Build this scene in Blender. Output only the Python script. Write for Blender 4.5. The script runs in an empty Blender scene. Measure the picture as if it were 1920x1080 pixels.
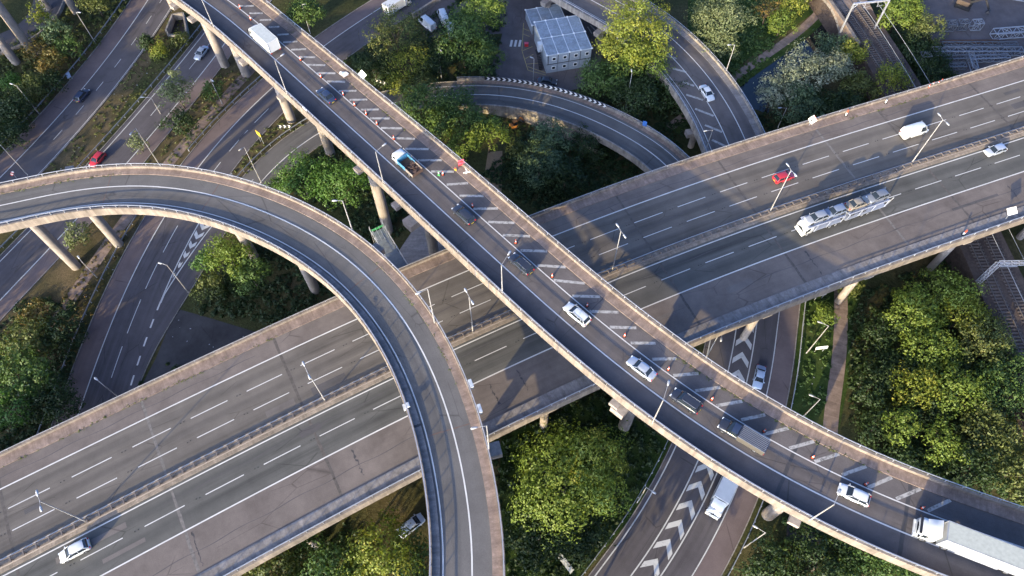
import bpy, math, random
import numpy as np
from mathutils import Vector, Matrix
random.seed(7); RNG = np.random.default_rng(11)
sc = bpy.context.scene; COL = sc.collection
# ---------------------------------------------------------------- camera
FPX, TILT, ROLL, CH = 1328.1, math.radians(30.63), math.radians(-0.42), 104.66
_F = np.array([0, math.sin(TILT), -math.cos(TILT)]); _r = np.array([1., 0, 0]); _u = np.cross(_r, _F)
_R = math.cos(ROLL)*_r + math.sin(ROLL)*_u; _U = -math.sin(ROLL)*_r + math.cos(ROLL)*_u
cam = bpy.data.cameras.new('camera'); camo = bpy.data.objects.new('camera', cam); COL.objects.link(camo)
cam.sensor_width = 36; cam.lens = FPX/1920*36; cam.clip_end = 3000; cam.clip_start = 1
camo.matrix_world = Matrix([[_R[0], _U[0], -_F[0], 0], [_R[1], _U[1], -_F[1], 0], [_R[2], _U[2], -_F[2], CH], [0, 0, 0, 1]])
sc.camera = camo
# ---------------------------------------------------------------- light
SUN_AZ, SUN_EL = math.radians(56.6), math.radians(14.0)      # the light travels towards SUN_AZ
w = bpy.data.worlds.new('World'); sc.world = w; w.use_nodes = True
nt = w.node_tree; bg = nt.nodes['Background']; sky = nt.nodes.new('ShaderNodeTexSky')
sky.sky_type = 'NISHITA'; sky.sun_disc = False; sky.sun_elevation = SUN_EL
sky.sun_rotation = math.radians(90) - (SUN_AZ + math.pi)
sky.air_density = 0.5; sky.dust_density = 5.0; sky.ozone_density = 5.0
nt.links.new(sky.outputs[0], bg.inputs[0]); bg.inputs[1].default_value = 0.15
sl = bpy.data.lights.new('sun', 'SUN'); sl.energy = 2.25; sl.angle = math.radians(0.55); sl.color = (1.0, 0.81, 0.44)
so = bpy.data.objects.new('sun', sl); COL.objects.link(so)
_d = Vector((math.cos(SUN_AZ)*math.cos(SUN_EL), math.sin(SUN_AZ)*math.cos(SUN_EL), -math.sin(SUN_EL)))
so.rotation_euler = _d.to_track_quat('-Z', 'Y').to_euler(); so.location = (-80, -60, 80)
sc.view_settings.view_transform = 'Standard'; sc.view_settings.look = 'None'
sc.view_settings.gamma = 1; sc.view_settings.use_curve_mapping = False
sc.view_settings.exposure = 2.13
G = -15.0
# ---------------------------------------------------------------- pixel -> place, zoom-crop helpers
def U(x, y, z):
    d = _F + ((x-960)/FPX)*_R - ((y-540)/FPX)*_U
    return np.array([0, 0, CH]) + d*((z-CH)/d[2])
def PR(p):
    v = np.asarray(p, float) - np.array([0, 0, CH]); d = v@_F
    return np.array([960+FPX*(v@_R)/d, 540-FPX*(v@_U)/d])
def zz(ox, oy): return lambda l: [(ox+x/3, oy+y/3) for x, y in l]
z1, z2, z3 = zz(0, 0), zz(640, 0), zz(1280, 0)
z4, z5, z6 = zz(0, 360), zz(640, 360), zz(1280, 360)
z7, z8, z9 = zz(0, 720), zz(640, 720), zz(1280, 720)
# ---------------------------------------------------------------- materials
class NT:
    def __init__(s, name):
        s.m = bpy.data.materials.new(name); s.m.use_nodes = True; s.t = s.m.node_tree
        s.b = s.t.nodes['Principled BSDF']
    def n(s, typ, **k):
        nd = s.t.nodes.new(typ)
        for a, v in k.items():
            if a.startswith('i_'):
                key = a[2:]; key = int(key) if key.isdigit() else key.replace('_', ' ')
                nd.inputs[key].default_value = v
            else: setattr(nd, a, v)
        return nd
    def l(s, a, b): s.t.links.new(a, b)
    def coord(s, kind='Object', scale=(1, 1, 1)):
        c = s.n('ShaderNodeTexCoord'); mp = s.n('ShaderNodeMapping'); mp.inputs['Scale'].default_value = scale
        s.l(c.outputs[kind], mp.inputs[0]); return mp.outputs[0]
    def noise(s, vec, scale, detail=4, rough=.55):
        nd = s.n('ShaderNodeTexNoise'); nd.inputs['Scale'].default_value = scale
        nd.inputs['Detail'].default_value = detail; nd.inputs['Roughness'].default_value = rough
        s.l(vec, nd.inputs['Vector']); return nd.outputs['Fac']
    def ramp(s, fac, stops):
        r = s.n('ShaderNodeValToRGB'); el = r.color_ramp.elements
        while len(el) < len(stops): el.new(.5)
        for e, (p, c) in zip(el, stops): e.position = p; e.color = (*c, 1) if len(c) == 3 else c
        s.l(fac, r.inputs[0]); return r.outputs[0]
    def mix(s, fac, a, b, mode='MIX'):
        m = s.n('ShaderNodeMix', data_type='RGBA', blend_type=mode)
        for sock, v in ((m.inputs[0], fac), (m.inputs[6], a), (m.inputs[7], b)):
            if hasattr(v, 'is_linked') or hasattr(v, 'links'): s.l(v, sock)
            elif isinstance(v, (tuple, list)): sock.default_value = (*v, 1) if len(v) == 3 else v
            else: sock.default_value = v
        return m.outputs[2]
    def mul(s, c, f, lo, hi, a=.3, b=.7):      # multiply colour by a grey ramp of f
        return s.mix(1.0, c, s.ramp(f, [(a, (lo,)*3), (b, (hi,)*3)]), 'MULTIPLY')
    def bump(s, f, st, dist=.05):
        bp = s.n('ShaderNodeBump'); bp.inputs['Strength'].default_value = st; bp.inputs['Distance'].default_value = dist
        s.l(f, bp.inputs['Height']); s.l(bp.outputs[0], s.b.inputs['Normal'])
    def out(s, col, rough=.8, metal=0, spec=.3):
        if isinstance(col, (tuple, list)): s.b.inputs['Base Color'].default_value = (*col, 1)
        else: s.l(col, s.b.inputs['Base Color'])
        s.b.inputs['Roughness'].default_value = rough; s.b.inputs['Metallic'].default_value = metal
        s.b.inputs['Specular IOR Level'].default_value = spec
        return s.m
_pl = {}
def plain(name, col, rough=.6, metal=0, spec=.4, var=.12, scale=2.0):
    if name in _pl: return _pl[name]
    t = NT(name); f = t.noise(t.coord(), scale, 5)
    _pl[name] = t.out(t.mul(col, f, 1-var, 1+var), rough, metal, spec); return _pl[name]
def asphalt(name, col, tint, streak=.25, patch=.2, tracks=()):
    """road surface: UV x = metres across, y = metres along"""
    t = NT(name); uv = t.coord('UV'); ob = t.coord()
    c = t.mul(col, t.noise(t.coord('UV', (1.1, .022, 1)), 1.0, 5, .6), 1-streak, 1+streak*.9)
    c = t.mix(t.ramp(t.noise(ob, .05, 4), [(.4, (0,)*3), (.62, (1,)*3)]), c, tint)
    c = t.mul(c, t.noise(t.coord('UV', (.35, .35, 1)), .5, 6, .7), 1-patch, 1+patch)
    c = t.mul(c, t.noise(ob, 9.0, 3, .7), .86, 1.12)
    if tracks:                             # oil and rubber darkened band along each lane
        sp = t.n('ShaderNodeSeparateXYZ'); t.l(uv, sp.inputs[0]); acc = None
        for cx, wd in tracks:
            a = t.n('ShaderNodeMath', operation='SUBTRACT'); t.l(sp.outputs[0], a.inputs[0]); a.inputs[1].default_value = cx
            b = t.n('ShaderNodeMath', operation='ABSOLUTE'); t.l(a.outputs[0], b.inputs[0])
            d = t.n('ShaderNodeMapRange', interpolation_type='SMOOTHSTEP'); t.l(b.outputs[0], d.inputs[0]); d.inputs[1].default_value = wd*.25; d.inputs[2].default_value = wd; d.inputs[3].default_value = 1; d.inputs[4].default_value = 0
            if acc is None: acc = d.outputs[0]
            else:
                m = t.n('ShaderNodeMath', operation='MAXIMUM'); t.l(acc, m.inputs[0]); t.l(d.outputs[0], m.inputs[1]); acc = m.outputs[0]
        nn = t.n('ShaderNodeMath', operation='MULTIPLY'); t.l(acc, nn.inputs[0]); t.l(t.ramp(t.noise(t.coord('UV', (.3, .03, 1)), 1.0, 3), [(.3, (.25,)*3), (.7, (1,)*3)]), nn.inputs[1])
        c = t.mix(nn.outputs[0], c, t.mix(1.0, c, (.74, .75, .77), 'MULTIPLY'))
    # hairline cracks and tar seams
    v = t.n('ShaderNodeTexVoronoi', feature='DISTANCE_TO_EDGE'); v.inputs['Scale'].default_value = .16
    wob = t.mix(.35, uv, t.n('ShaderNodeTexNoise').outputs['Color'])
    t.l(t.coord('UV', (1.6, .5, 1)), v.inputs['Vector'])
    cr = t.ramp(v.outputs['Distance'], [(.0, (.62,)*3), (.012, (1,)*3)])
    gate = t.ramp(t.noise(ob, .09, 2), [(.5, (0,)*3), (.56, (1,)*3)])
    c = t.mix(gate, c, t.mix(1.0, c, cr, 'MULTIPLY'))
    t.bump(t.noise(ob, 14, 3), .12, .02)
    return t.out(c, .9, 0, .1)
M_ASPH = asphalt('motorway_asphalt', (.130, .113, .097), (.142, .124, .106), .26, .15, ((-1.8, .9), (-5.3, .9), (-8.8, .9)))
M_ASPH_DK = asphalt('lane_asphalt', (.100, .095, .085), (.110, .104, .093), .32, .15, ((-14.4, 1.0), (-17.8, 1.2)))
M_SHOULD = asphalt('shoulder_asphalt', (.138, .114, .100), (.154, .128, .112), .16, .24)
M_RAMP = asphalt('ramp_asphalt', (.116, .108, .101), (.127, .117, .109), .2, .16, ((-1.9, .9),))
M_RAMP2 = asphalt('flyover_asphalt', (.114, .098, .092), (.127, .109, .101), .24, .2, ((1.8, .9),))
M_GROAD = asphalt('street_asphalt', (.088, .079, .083), (.102, .091, .093), .28, .18)
M_GROADP = asphalt('strip_asphalt', (.138, .106, .102), (.152, .118, .112), .1, .18)
def worn_paint(name, col, wear=.5, under=(.12, .11, .10)):
    t = NT(name); f = t.noise(t.coord(), 1.7, 8, .75)
    c = t.mix(t.ramp(f, [(wear-.14, (1,)*3), (wear+.02, (0,)*3)]), col, under)
    return t.out(t.mul(c, t.noise(t.coord(), .4, 4), .88, 1.08), .75, 0, .3)
M_WHITE = worn_paint('white_marking', (.58, .55, .51), .38)
M_HATCH = worn_paint('worn_white_marking', (.38, .355, .325), .5)
M_GMARK = worn_paint('grey_white_marking', (.50, .49, .47), .42)
M_YELL = worn_paint('yellow_marking', (.42, .33, .12), .45)
def concrete(name, col, stain=.35):
    t = NT(name); ob = t.coord()
    c = t.mul(col, t.noise(ob, .55, 6, .65), 1-stain, 1+stain*.55)
    c = t.mul(c, t.noise(t.coord('Object', (1.4, 1.4, .12)), 1.3, 5, .7), .78, 1.12)
    c = t.mul(c, t.noise(ob, 7, 3), .9, 1.08)
    c = t.mul(c, t.noise(t.coord('UV', (.12, 1.1, 1)), 1.0, 6, .75), .72, 1.16, .35, .65)
    t.bump(t.noise(ob, 5, 4), .15, .03)
    return t.out(c, .88, 0, .2)
M_CONC = concrete('concrete', (.245, .2, .162), .34)
M_CONC_OLD = concrete('weathered_concrete', (.30, .26, .22), .45)
M_CONC_PINK = concrete('pinkish_paved_verge', (.26, .19, .152), .3)
M_CONC_GREY = concrete('grey_concrete_verge', (.24, .215, .20), .3)
M_PIER = concrete('pier_concrete', (.33, .28, .24), .25)
M_PALE = concrete('pale_concrete', (.34, .30, .28), .2)
M_KERB = concrete('kerb_concrete', (.30, .27, .24), .4)
M_STEEL = plain('galvanised_steel', (.48, .48, .50), .45, .55)
M_STEEL_W = plain('weathered_steel', (.36, .37, .39), .55, .3)
M_POLE = plain('lamp_column_grey', (.40, .38, .36), .5, .35)
M_LANT = plain('lantern_grey', (.42, .42, .42), .4, .1)
M_DARK = plain('dark_metal', (.03, .03, .035), .5, .4)
M_BLACK = plain('black_rubber', (.018, .018, .019), .85)
M_SIGNW = plain('white_sign_sheeting', (.80, .78, .74), .45, 0, .4, .05)
M_SIGNG = plain('sign_back_grey', (.36, .36, .37), .5, .3)
M_SIGNK = plain('black_sign_sheeting', (.02, .02, .024), .5)
M_SIGNY = plain('yellow_sign_sheeting', (.62, .46, .03), .5)
M_RED = plain('red_sign_sheeting', (.52, .035, .04), .5)
M_PINK = plain('faded_red_board', (.55, .09, .14), .5)
M_ORANGE = plain('orange_cone_plastic', (.72, .10, .045), .5)
M_CONEW = plain('white_cone_band', (.82, .80, .76), .5)
M_CONEG = plain('green_cone_plastic', (.10, .42, .12), .5)
M_BLUE = plain('blue_sign_sheeting', (.05, .16, .45), .5)
M_TAR = plain('tar_joint', (.055, .05, .05), .7)
M_RUST = plain('rusty_iron', (.10, .058, .04), .85)
M_TIMB = plain('timber', (.22, .15, .09), .8)
# ---------------------------------------------------------------- mesh builder
class MB:
    def __init__(s): s.v = []; s.f = []; s.mi = []; s.uv = {}
    def vs(s, pts):
        i = len(s.v); s.v.extend([tuple(map(float, p)) for p in pts]); return i
    def face(s, idx, m=0): s.f.append(tuple(idx)); s.mi.append(m)
    def poly(s, pts, m=0):
        i = s.vs(pts); s.face(range(i, i+len(pts)), m)
    def box(s, c, d, rz=0, m=0, top=1.0):
        cx, cy, cz = c; dx, dy, dz = d[0]/2, d[1]/2, d[2]/2; ca, sa = math.cos(rz), math.sin(rz); p = []
        for z, k in ((-dz, 1), (dz, top)):
            for x, y in ((-dx, -dy), (dx, -dy), (dx, dy), (-dx, dy)):
                x *= k; y *= k; p.append((cx+x*ca-y*sa, cy+x*sa+y*ca, cz+z))
        i = s.vs(p)
        for q in ((3, 2, 1, 0), (4, 5, 6, 7), (0, 1, 5, 4), (1, 2, 6, 5), (2, 3, 7, 6), (3, 0, 4, 7)): s.face([i+k for k in q], m)
    def tube(s, a, b, r0, r1=None, n=8, m=0, caps=True):
        a, b = Vector(a), Vector(b); r1 = r0 if r1 is None else r1
        d = (b-a); d.normalize(); t = Vector((0, 0, 1)) if abs(d.z) < .95 else Vector((1, 0, 0))
        u = d.cross(t).normalized(); w = d.cross(u)
        i = s.vs([a+(u*math.cos(2*math.pi*k/n)+w*math.sin(2*math.pi*k/n))*r0 for k in range(n)] +
                 [b+(u*math.cos(2*math.pi*k/n)+w*math.sin(2*math.pi*k/n))*r1 for k in range(n)])
        for k in range(n): s.face((i+k, i+n+k, i+n+(k+1) % n, i+(k+1) % n), m)
        if caps: s.face([i+k for k in range(n)], m); s.face([i+n+k for k in reversed(range(n))], m)
    def bar(s, a, b, wd, ht, m=0):
        a, b = Vector(a), Vector(b); d = (b-a).normalized(); t = Vector((0, 0, 1)) if abs(d.z) < .95 else Vector((1, 0, 0))
        u = d.cross(t).normalized()*wd/2; w = u.cross(d).normalized()*ht/2
        i = s.vs([a-u-w, a+u-w, a+u+w, a-u+w, b-u-w, b+u-w, b+u+w, b-u+w])
        for q in ((0, 1, 2, 3), (7, 6, 5, 4), (4, 5, 1, 0), (5, 6, 2, 1), (6, 7, 3, 2), (7, 4, 0, 3)): s.face([i+k for k in q], m)
    def rings(s, rings, m=0, closed=True, caps=True):
        n = len(rings[0]); i = s.vs([p for r in rings for p in r])
        for a in range(len(rings)-1):
            for k in range(n if closed else n-1):
                s.face((i+a*n+k, i+a*n+(k+1) % n, i+(a+1)*n+(k+1) % n, i+(a+1)*n+k), m)
        if caps and closed:
            s.face([i+k for k in reversed(range(n))], m); j = i+(len(rings)-1)*n; s.face([j+k for k in range(n)], m)
    def build(s, name, mats, parent=None, smooth=False, world=True, kind=None):
        me = bpy.data.meshes.new(name)
        v = s.v
        if parent is not None and world:
            o = parent; off = Vector((0, 0, 0))
            while o is not None: off += o.location; o = o.parent
            v = [(p[0]-off.x, p[1]-off.y, p[2]-off.z) for p in v]
        me.from_pydata(v, [], s.f)
        for m in (mats if isinstance(mats, (list, tuple)) else [mats]): me.materials.append(m)
        if any(s.mi): me.polygons.foreach_set('material_index', s.mi)
        if s.uv:
            ul = me.uv_layers.new(name='UVMap'); vi = np.zeros(len(me.loops), int); me.loops.foreach_get('vertex_index', vi)
            arr = np.array([s.uv.get(i, (0, 0)) for i in range(len(s.v))], float)[vi]; ul.data.foreach_set('uv', arr.ravel())
        me.validate(); 
        if smooth: me.polygons.foreach_set('use_smooth', [True]*len(me.polygons))
        ob = bpy.data.objects.new(name, me); COL.objects.link(ob)
        if parent is not None: ob.parent = parent
        if kind: ob['kind'] = kind
        return ob
def tag(o, label, cat, group=None):
    o['label'] = label; o['category'] = cat
    if group: o['group'] = group
    return o
def thing(name, label, cat, loc=(0, 0, 0), rz=0, group=None):
    o = bpy.data.objects.new(name, None); COL.objects.link(o); o.empty_display_size = .3
    o.location = loc; o.rotation_euler = (0, 0, rz); return tag(o, label, cat, group)
def inst(src, name, parent, loc, rz=0, sx=1, sy=1, sz=1):
    c = src.copy(); COL.objects.link(c); c.name = name; c.parent = parent; c.location = loc; c.rotation_euler = (0, 0, rz); c.scale = (sx, sy, sz); return c
def copy_tree(o, parent=None):
    c = o.copy(); COL.objects.link(c)
    if parent is not None: c.parent = parent
    for ch in list(o.children): copy_tree(ch, c)
    return c
# ---------------------------------------------------------------- road alignments
class Path:
    def __init__(s, pts, zf, deg, ext=60, step=1.0, world=False):
        zf_ = zf if callable(zf) else (lambda p: zf)
        P = np.array([U(x, y, zf_((x, y))) for x, y in pts])
        c = np.r_[0, np.cumsum(np.hypot(*np.diff(P[:, :2], axis=0).T))]
        cx, cy = np.polyfit(c, P[:, 0], deg), np.polyfit(c, P[:, 1], deg)
        t = np.linspace(0, c[-1], int(c[-1]/step)+2)
        Q = np.stack([np.polyval(cx, t), np.polyval(cy, t), np.interp(t, c, P[:, 2])], 1)
        kk = np.ones(15)/15; zp = np.pad(Q[:, 2], 7, 'edge'); Q[:, 2] = np.convolve(zp, kk, 'valid')
        if ext:
            e0, e1 = (ext if isinstance(ext, tuple) else (ext, ext))
            a = Q[0]-Q[3]; a[2] = 0; a /= np.linalg.norm(a); b = Q[-1]-Q[-4]; b[2] = 0; b /= np.linalg.norm(b)
            Q = np.vstack([[Q[0]+a*e for e in np.linspace(e0, 2, max(2, int(e0/3)))] if e0 else np.zeros((0, 3)), Q,
                           [Q[-1]+b*e for e in np.linspace(2, e1, max(2, int(e1/3)))] if e1 else np.zeros((0, 3))])
            s.s0 = -e0
        else: s.s0 = 0
        s.P = Q; s.S = np.r_[0, np.cumsum(np.hypot(*np.diff(Q[:, :2], axis=0).T))] + s.s0
        T = np.gradient(Q[:, :2], axis=0); T /= np.hypot(*T.T)[:, None]; s.T = T
    def at(s, d, off=0, dz=0):
        p = np.array([np.interp(d, s.S, s.P[:, k]) for k in range(3)]); t = s.tan(d)
        return np.array([p[0]-t[1]*off, p[1]+t[0]*off, p[2]+dz])
    def tan(s, d):
        t = np.array([np.interp(d, s.S, s.T[:, k]) for k in range(2)]); return t/np.hypot(*t)
    def ang(s, d): t = s.tan(d); return math.atan2(t[1], t[0])
    def proj(s, p):
        d = np.hypot(s.P[:, 0]-p[0], s.P[:, 1]-p[1]); i = int(d.argmin())
        lo, hi = s.S[max(i-1, 0)], s.S[min(i+1, len(s.S)-1)]
        ss = np.linspace(lo, hi, 40); q = [s.at(k) for k in ss]
        j = int(np.argmin([np.hypot(a[0]-p[0], a[1]-p[1]) for a in q])); t = s.tan(ss[j]); v = np.asarray(p)[:2]-q[j][:2]
        return float(ss[j]), float(t[0]*v[1]-t[1]*v[0])
    def rng(s, a, b, step=1.5):
        a = s.S[0] if a is None else a; b = s.S[-1] if b is None else b
        return np.linspace(a, b, max(2, int(abs(b-a)/step)+1))
def F_(o, d): return o(d) if callable(o) else o
def sweep(mb, path, prof, a=None, b=None, step=1.5, closed=False, m=0, uv=True):
    """prof: [(offset, dz)...] left to right gives an upward face"""
    ss = path.rng(a, b, step); rings = [[path.at(d, F_(o, d), z) for o, z in prof] for d in ss]
    i0 = len(mb.v); mb.rings(rings, m, closed, caps=closed)
    if uv:
        n = len(prof)
        for r, d in enumerate(ss):
            for k, (o, z) in enumerate(prof): mb.uv[i0+r*n+k] = (F_(o, d), float(d))
def strip(path, o0, o1, dz, a=None, b=None, step=1.5):
    mb = MB(); sweep(mb, path, [(o1, dz), (o0, dz)] if F_(o0, 0) > F_(o1, 0) else [(o0, dz), (o1, dz)], a, b, step); return mb
# ================================================================ THE SETTING
def struct(mb, name, mats): return mb.build(name, mats, kind='structure')
def pxpoly(name, pts, z, m, mats=None):
    mb = MB(); mb.poly([U(x, y, z) for x, y in pts])
    n = mb.v; 
    for i, p in enumerate(n): mb.uv[i] = (p[0], p[1])
    # upward normal
    a = sum((n[i][0]*n[(i+1) % len(n)][1]-n[(i+1) % len(n)][0]*n[i][1]) for i in range(len(n)))
    if a < 0: mb.f = [tuple(reversed(f)) for f in mb.f]
    return struct(mb, name, m)
def ground_mat():
    t = NT('rough_ground'); ob = t.coord()
    c = t.ramp(t.noise(ob, .06, 8, .62), [(.3, (.035, .042, .016)), (.45, (.055, .058, .022)), (.58, (.085, .072, .032)), (.72, (.115, .085, .048))])
    c = t.mul(c, t.noise(ob, 1.2, 8, .75), .55, 1.35)
    t.bump(t.noise(ob, 2.5, 6, .7), .8, .25); return t.out(c, .95, 0, .1)
def grass_mat(name, a, b, c3):
    t = NT(name); ob = t.coord()
    c = t.ramp(t.noise(ob, .16, 8, .7), [(.32, a), (.5, b), (.68, c3)])
    c = t.mul(c, t.noise(ob, 2.2, 8, .8), .6, 1.35)
    t.bump(t.noise(ob, 4, 6, .75), .7, .15); return t.out(c, .95, 0, .1)
M_GROUND = ground_mat()
M_DRY = grass_mat('dry_grass', (.050, .046, .022), (.088, .070, .036), (.145, .105, .06))
M_GREEN = grass_mat('green_grass', (.022, .042, .010), (.040, .065, .015), (.075, .085, .026))
M_DIRT = grass_mat('bare_earth', (.09, .065, .045), (.14, .098, .07), (.19, .14, .105))
M_BALLAST = grass_mat('railway_ballast', (.055, .042, .038), (.085, .064, .055), (.115, .088, .072))
M_YARD = asphalt('yard_asphalt', (.105, .092, .092), (.125, .105, .100), .08, .25)
M_APRON = asphalt('apron_concrete', (.055, .052, .054), (.066, .062, .062), .05, .35)
mb = MB(); n = 40; R = 620
idx = [[mb.vs([((i/n-.5)*2*R, (j/n-.5)*2*R+120, G-.04)]) for i in range(n+1)] for j in range(n+1)]
for j in range(n):
    for i in range(n): mb.face((idx[j][i], idx[j][i+1], idx[j+1][i+1], idx[j+1][i]))
struct(mb, 'ground', M_GROUND)
pxpoly('grass_verge', z1([(-120, 900), (760, 60), (900, -60), (1040, 40), (560, 820), (300, 1200), (-150, 1230)]), G-.03, M_DRY)
pxpoly('grass_verge', z1([(700, 1100), (1000, 640), (1300, 300), (1480, 470), (1500, 500), (960, 1150)])+z4([(560, 480), (330, 1078), (150, 1060), (-100, 800), (100, 600), (300, 360)]), G-.028, M_DRY)
pxpoly('grass_verge', z1([(1270, 1010), (1500, 690), (1650, 560), (1780, 680), (1560, 800), (1330, 1060)]), G-.02, M_DRY)
pxpoly('grass_verge', z6([(640, 560), (1050, 480), (960, 700), (930, 1078)])+z9([(880, 260), (600, 260)])+z6([(630, 1078)]), G-.03, M_GREEN)
pxpoly('grass_verge', z8([(860, 1300), (900, 300), (1450, 60), (1850, 330), (1690, 680), (1300, 1150)]), G-.03, M_GREEN)
pxpoly('canal_bank', [(1290, 190), (1560, 0), (1600, -40), (1440, -60), (1290, 0)], G-.02, M_GREEN)
# ---------------------------------------------------------------- streets on the ground
P1 = Path(z1([(0, 1000), (410, 560), (460, 500), (700, 200), (830, 0)]), G, 2, 70)
P2 = Path(z4([(0, 390), (175, 215)])+z1([(580, 850), (870, 530), (1000, 380), (1150, 180)]), G, 2, 70)
P3 = Path(z4([(500, 1078), (600, 810), (700, 560), (830, 310), (920, 150)])+z1([(1120, 940), (1200, 830), (1330, 690), (1480, 540)])+z2([(0, 190), (290, 0)]), G, 4, (45, 60))
def slip_z(p):
    return G if p[0] < 780 else (-8.2 if p[0] > 1230 else G+(6.8)*(p[0]-780)/450)
PS = Path(z4([(820, 1000), (950, 750), (1060, 560), (1220, 330)])+z1([(1470, 1010), (1600, 880), (1800, 760)])+z2([(600, 533), (800, 535), (1000, 555), (1200, 595), (1400, 665), (1600, 770), (1750, 865), (1830, 930)]), slip_z, 7, (30, 14))
P5 = Path(z8([(1630, 1078), (1800, 820), (1920, 630)])+z9([(80, 430)])+z6([(258, 1005), (300, 770)]), G, 3, (60, 18))
PD = Path(z2([(1540, 0), (1920, 275)])+z3([(120, 400), (220, 540), (300, 680), (350, 780)]), -8.2, 3, (60, 7))
def road(name, path, o0, o1, m, a=None, b=None, dz=0.0): return struct(strip(path, o0, o1, dz, a, b), name, m)
def kerb(path, o, side, a=None, b=None, name='kerb'):
    mb = MB(); o2 = (lambda d: F_(o, d)+side*.16); sweep(mb, path, [(o, 0), (o, .12), (o2, .12), (o2, -.05)], a, b, 2.5); return struct(mb, name, M_KERB)
def line(path, o, wd, a, b, root=None, m=None, dz=.012, name='edge_line'):
    mb = strip(path, (lambda d: F_(o, d)-wd/2), (lambda d: F_(o, d)+wd/2), dz, a, b, 2.0)
    ob = mb.build(name, m or M_GMARK, root)
    if root is None: ob['kind'] = 'structure'
    return ob
def dashes(path, o, start, period, length, a, b, root=None, m=None, wd=.15, dz=.012, name='lane_dash'):
    d = start
    while d < b:
        if d+length > a: line(path, o, wd, d, d+length, root, m, dz, name)
        d += period
s_ = lambda P, pts, z=G: [P.proj(U(x, y, z))[0] for x, y in pts]
road('street', P1, -7.4, .05, M_GROAD); road('street', P1, .05, 4.3, M_GROADP, dz=.004); kerb(P1, 4.3, 1); kerb(P1, -7.4, -1)
line(P1, 0, .2, None, None); line(P1, -7.05, .12, None, None)
dashes(P1, -3.5, s_(P1, z1([(300, 785)]))[0], 7.95, 3.0, -60, 150, wd=.14)
road('street', P2, -7.0, .9, M_GROAD); road('street', P2, -10.2, -7.0, M_GROADP, dz=.004); kerb(P2, .9, 1); kerb(P2, -10.2, -1)
line(P2, 0, .18, None, None); line(P2, -6.8, .2, None, None)
dashes(P2, -3.2, s_(P2, z1([(845, 650)]))[0], 8.0, 3.6, -60, 150, wd=.14)
pp = Path(z4([(400, 590), (540, 400), (640, 250)])+z1([(960, 880), (1050, 800), (1210, 625), (1370, 430)]), G, 3, (8, 14))
road('footpath', pp, -1.3, 1.2, M_CONC_PINK, dz=.01)
road('street', P3, -7.5, .05, M_GROAD); road('street', P3, .05, 3.9, M_GROADP, dz=.004); kerb(P3, 3.9, 1)
line(P3, 0, .2, None, None)
q = s_(P3, z4([(635, 1045), (718, 795), (692, 868), (790, 605), (820, 545), (885, 400), (920, 340), (1000, 190)]))
for a_, b_ in ((q[0], q[2]), (q[1], q[3]), (q[4], q[5]), (q[6], q[7]), (q[7]+3, q[7]+9), (q[7]+12.5, q[7]+18.5), (q[7]+22, q[7]+28)): line(P3, -3.75, .15, a_, b_, name='lane_dash')
q = s_(P3, z1([(1350, 790), (1400, 735), (1430, 690), (1510, 610)]))
line(P3, -3.75, .15, q[0], q[1], name='lane_dash'); line(P3, -3.75, .15, q[2], q[3], name='lane_dash')
kerb(P3, -7.5, -1, s_(P3, z1([(1280, 1000)]))[0], None)
# slip road: street level under the loop, then the low curving viaduct (its deck comes later)
sl0 = s_(PS, z1([(1390, 1040)]))[0]; sl1 = s_(PS, z2([(600, 533)]))[0]
road('slip_road', PS, -3.2, 4.3, M_RAMP, sl0, None, .004); kerb(PS, 4.3, 1, sl0, sl1+6); kerb(PS, -3.2, -1, sl0, sl1)
road('slip_road', PS, .15, 8.6, M_GROAD, None, sl0+1, -.006); kerb(PS, 0.0, -1, None, sl0)
line(PS, 0, .2, sl0, None, m=M_WHITE); line(PS, 2.85, .16, sl1-4, None)
# diverge wedge with painted chevrons
wl, wr = z4([(780, 970), (850, 740), (915, 575)]), None
ap = s_(P3, z4([(915, 575)]))[0]; wt = s_(P3, z4([(1150, 160)]))[0]
wL = lambda d: -7.75
wR = lambda d: -7.9-max(0, (d-ap)/(wt-ap))*3.0
line(P3, wL, .22, ap-2, wt+14, m=M_GMARK); line(P3, wR, .22, ap-2, wt+14, m=M_GMARK)
dashes(P3, -7.75, ap-28, 4.05, 2.0, -40, ap-3, m=M_WHITE, wd=.3, name='diverge_dash')
def chevron(path, d, oa, ob, length, wd, m, name='chevron_marking', dz=.014, along=1):
    mid = (oa+ob)/2; mb = MB()
    P = [path.at(d, oa, dz), path.at(d+along*length, mid, dz), path.at(d, ob, dz), path.at(d-along*wd, ob, dz), path.at(d+along*(length-wd), mid, dz), path.at(d-along*wd, oa, dz)]
    i = mb.vs(P); mb.face((i, i+1, i+4, i+5)); mb.face((i+1, i+2, i+3, i+4))
    o = mb.build(name, m); o['kind'] = 'structure'; return o
d = ap+4.0
while d < wt+14:
    a_, b_ = wL(d)-.3, wR(d)+.3
    chevron(P3, d+1.5, a_, b_, -(.3+.45*abs(a_-b_)), 1.15, M_GMARK); d += 2.75
# lower road with the big chevrons
road('street', P5, -7.6, 5.0, M_GROAD); road('street', P5, -11.0, -7.6, M_GROADP, dz=.004); kerb(P5, 5.0, 1); kerb(P5, -11.0, -1)
line(P5, 4.3, .2, None, None); line(P5, 0, .2, None, None, dz=.013); line(P5, -3.6, .2, None, None, dz=.013); line(P5, -7.45, .18, None, None)
q = s_(P5, z8([(1715, 1045), (1790, 930), (1855, 830)])+z9([(60, 625), (110, 520)])+z6([(330, 935), (345, 825)]))
d = q[0]-14
while d < q[-1]+14: chevron(P5, d, -.35, -3.25, 1.7, 1.25, M_GMARK); d += 3.72
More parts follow.
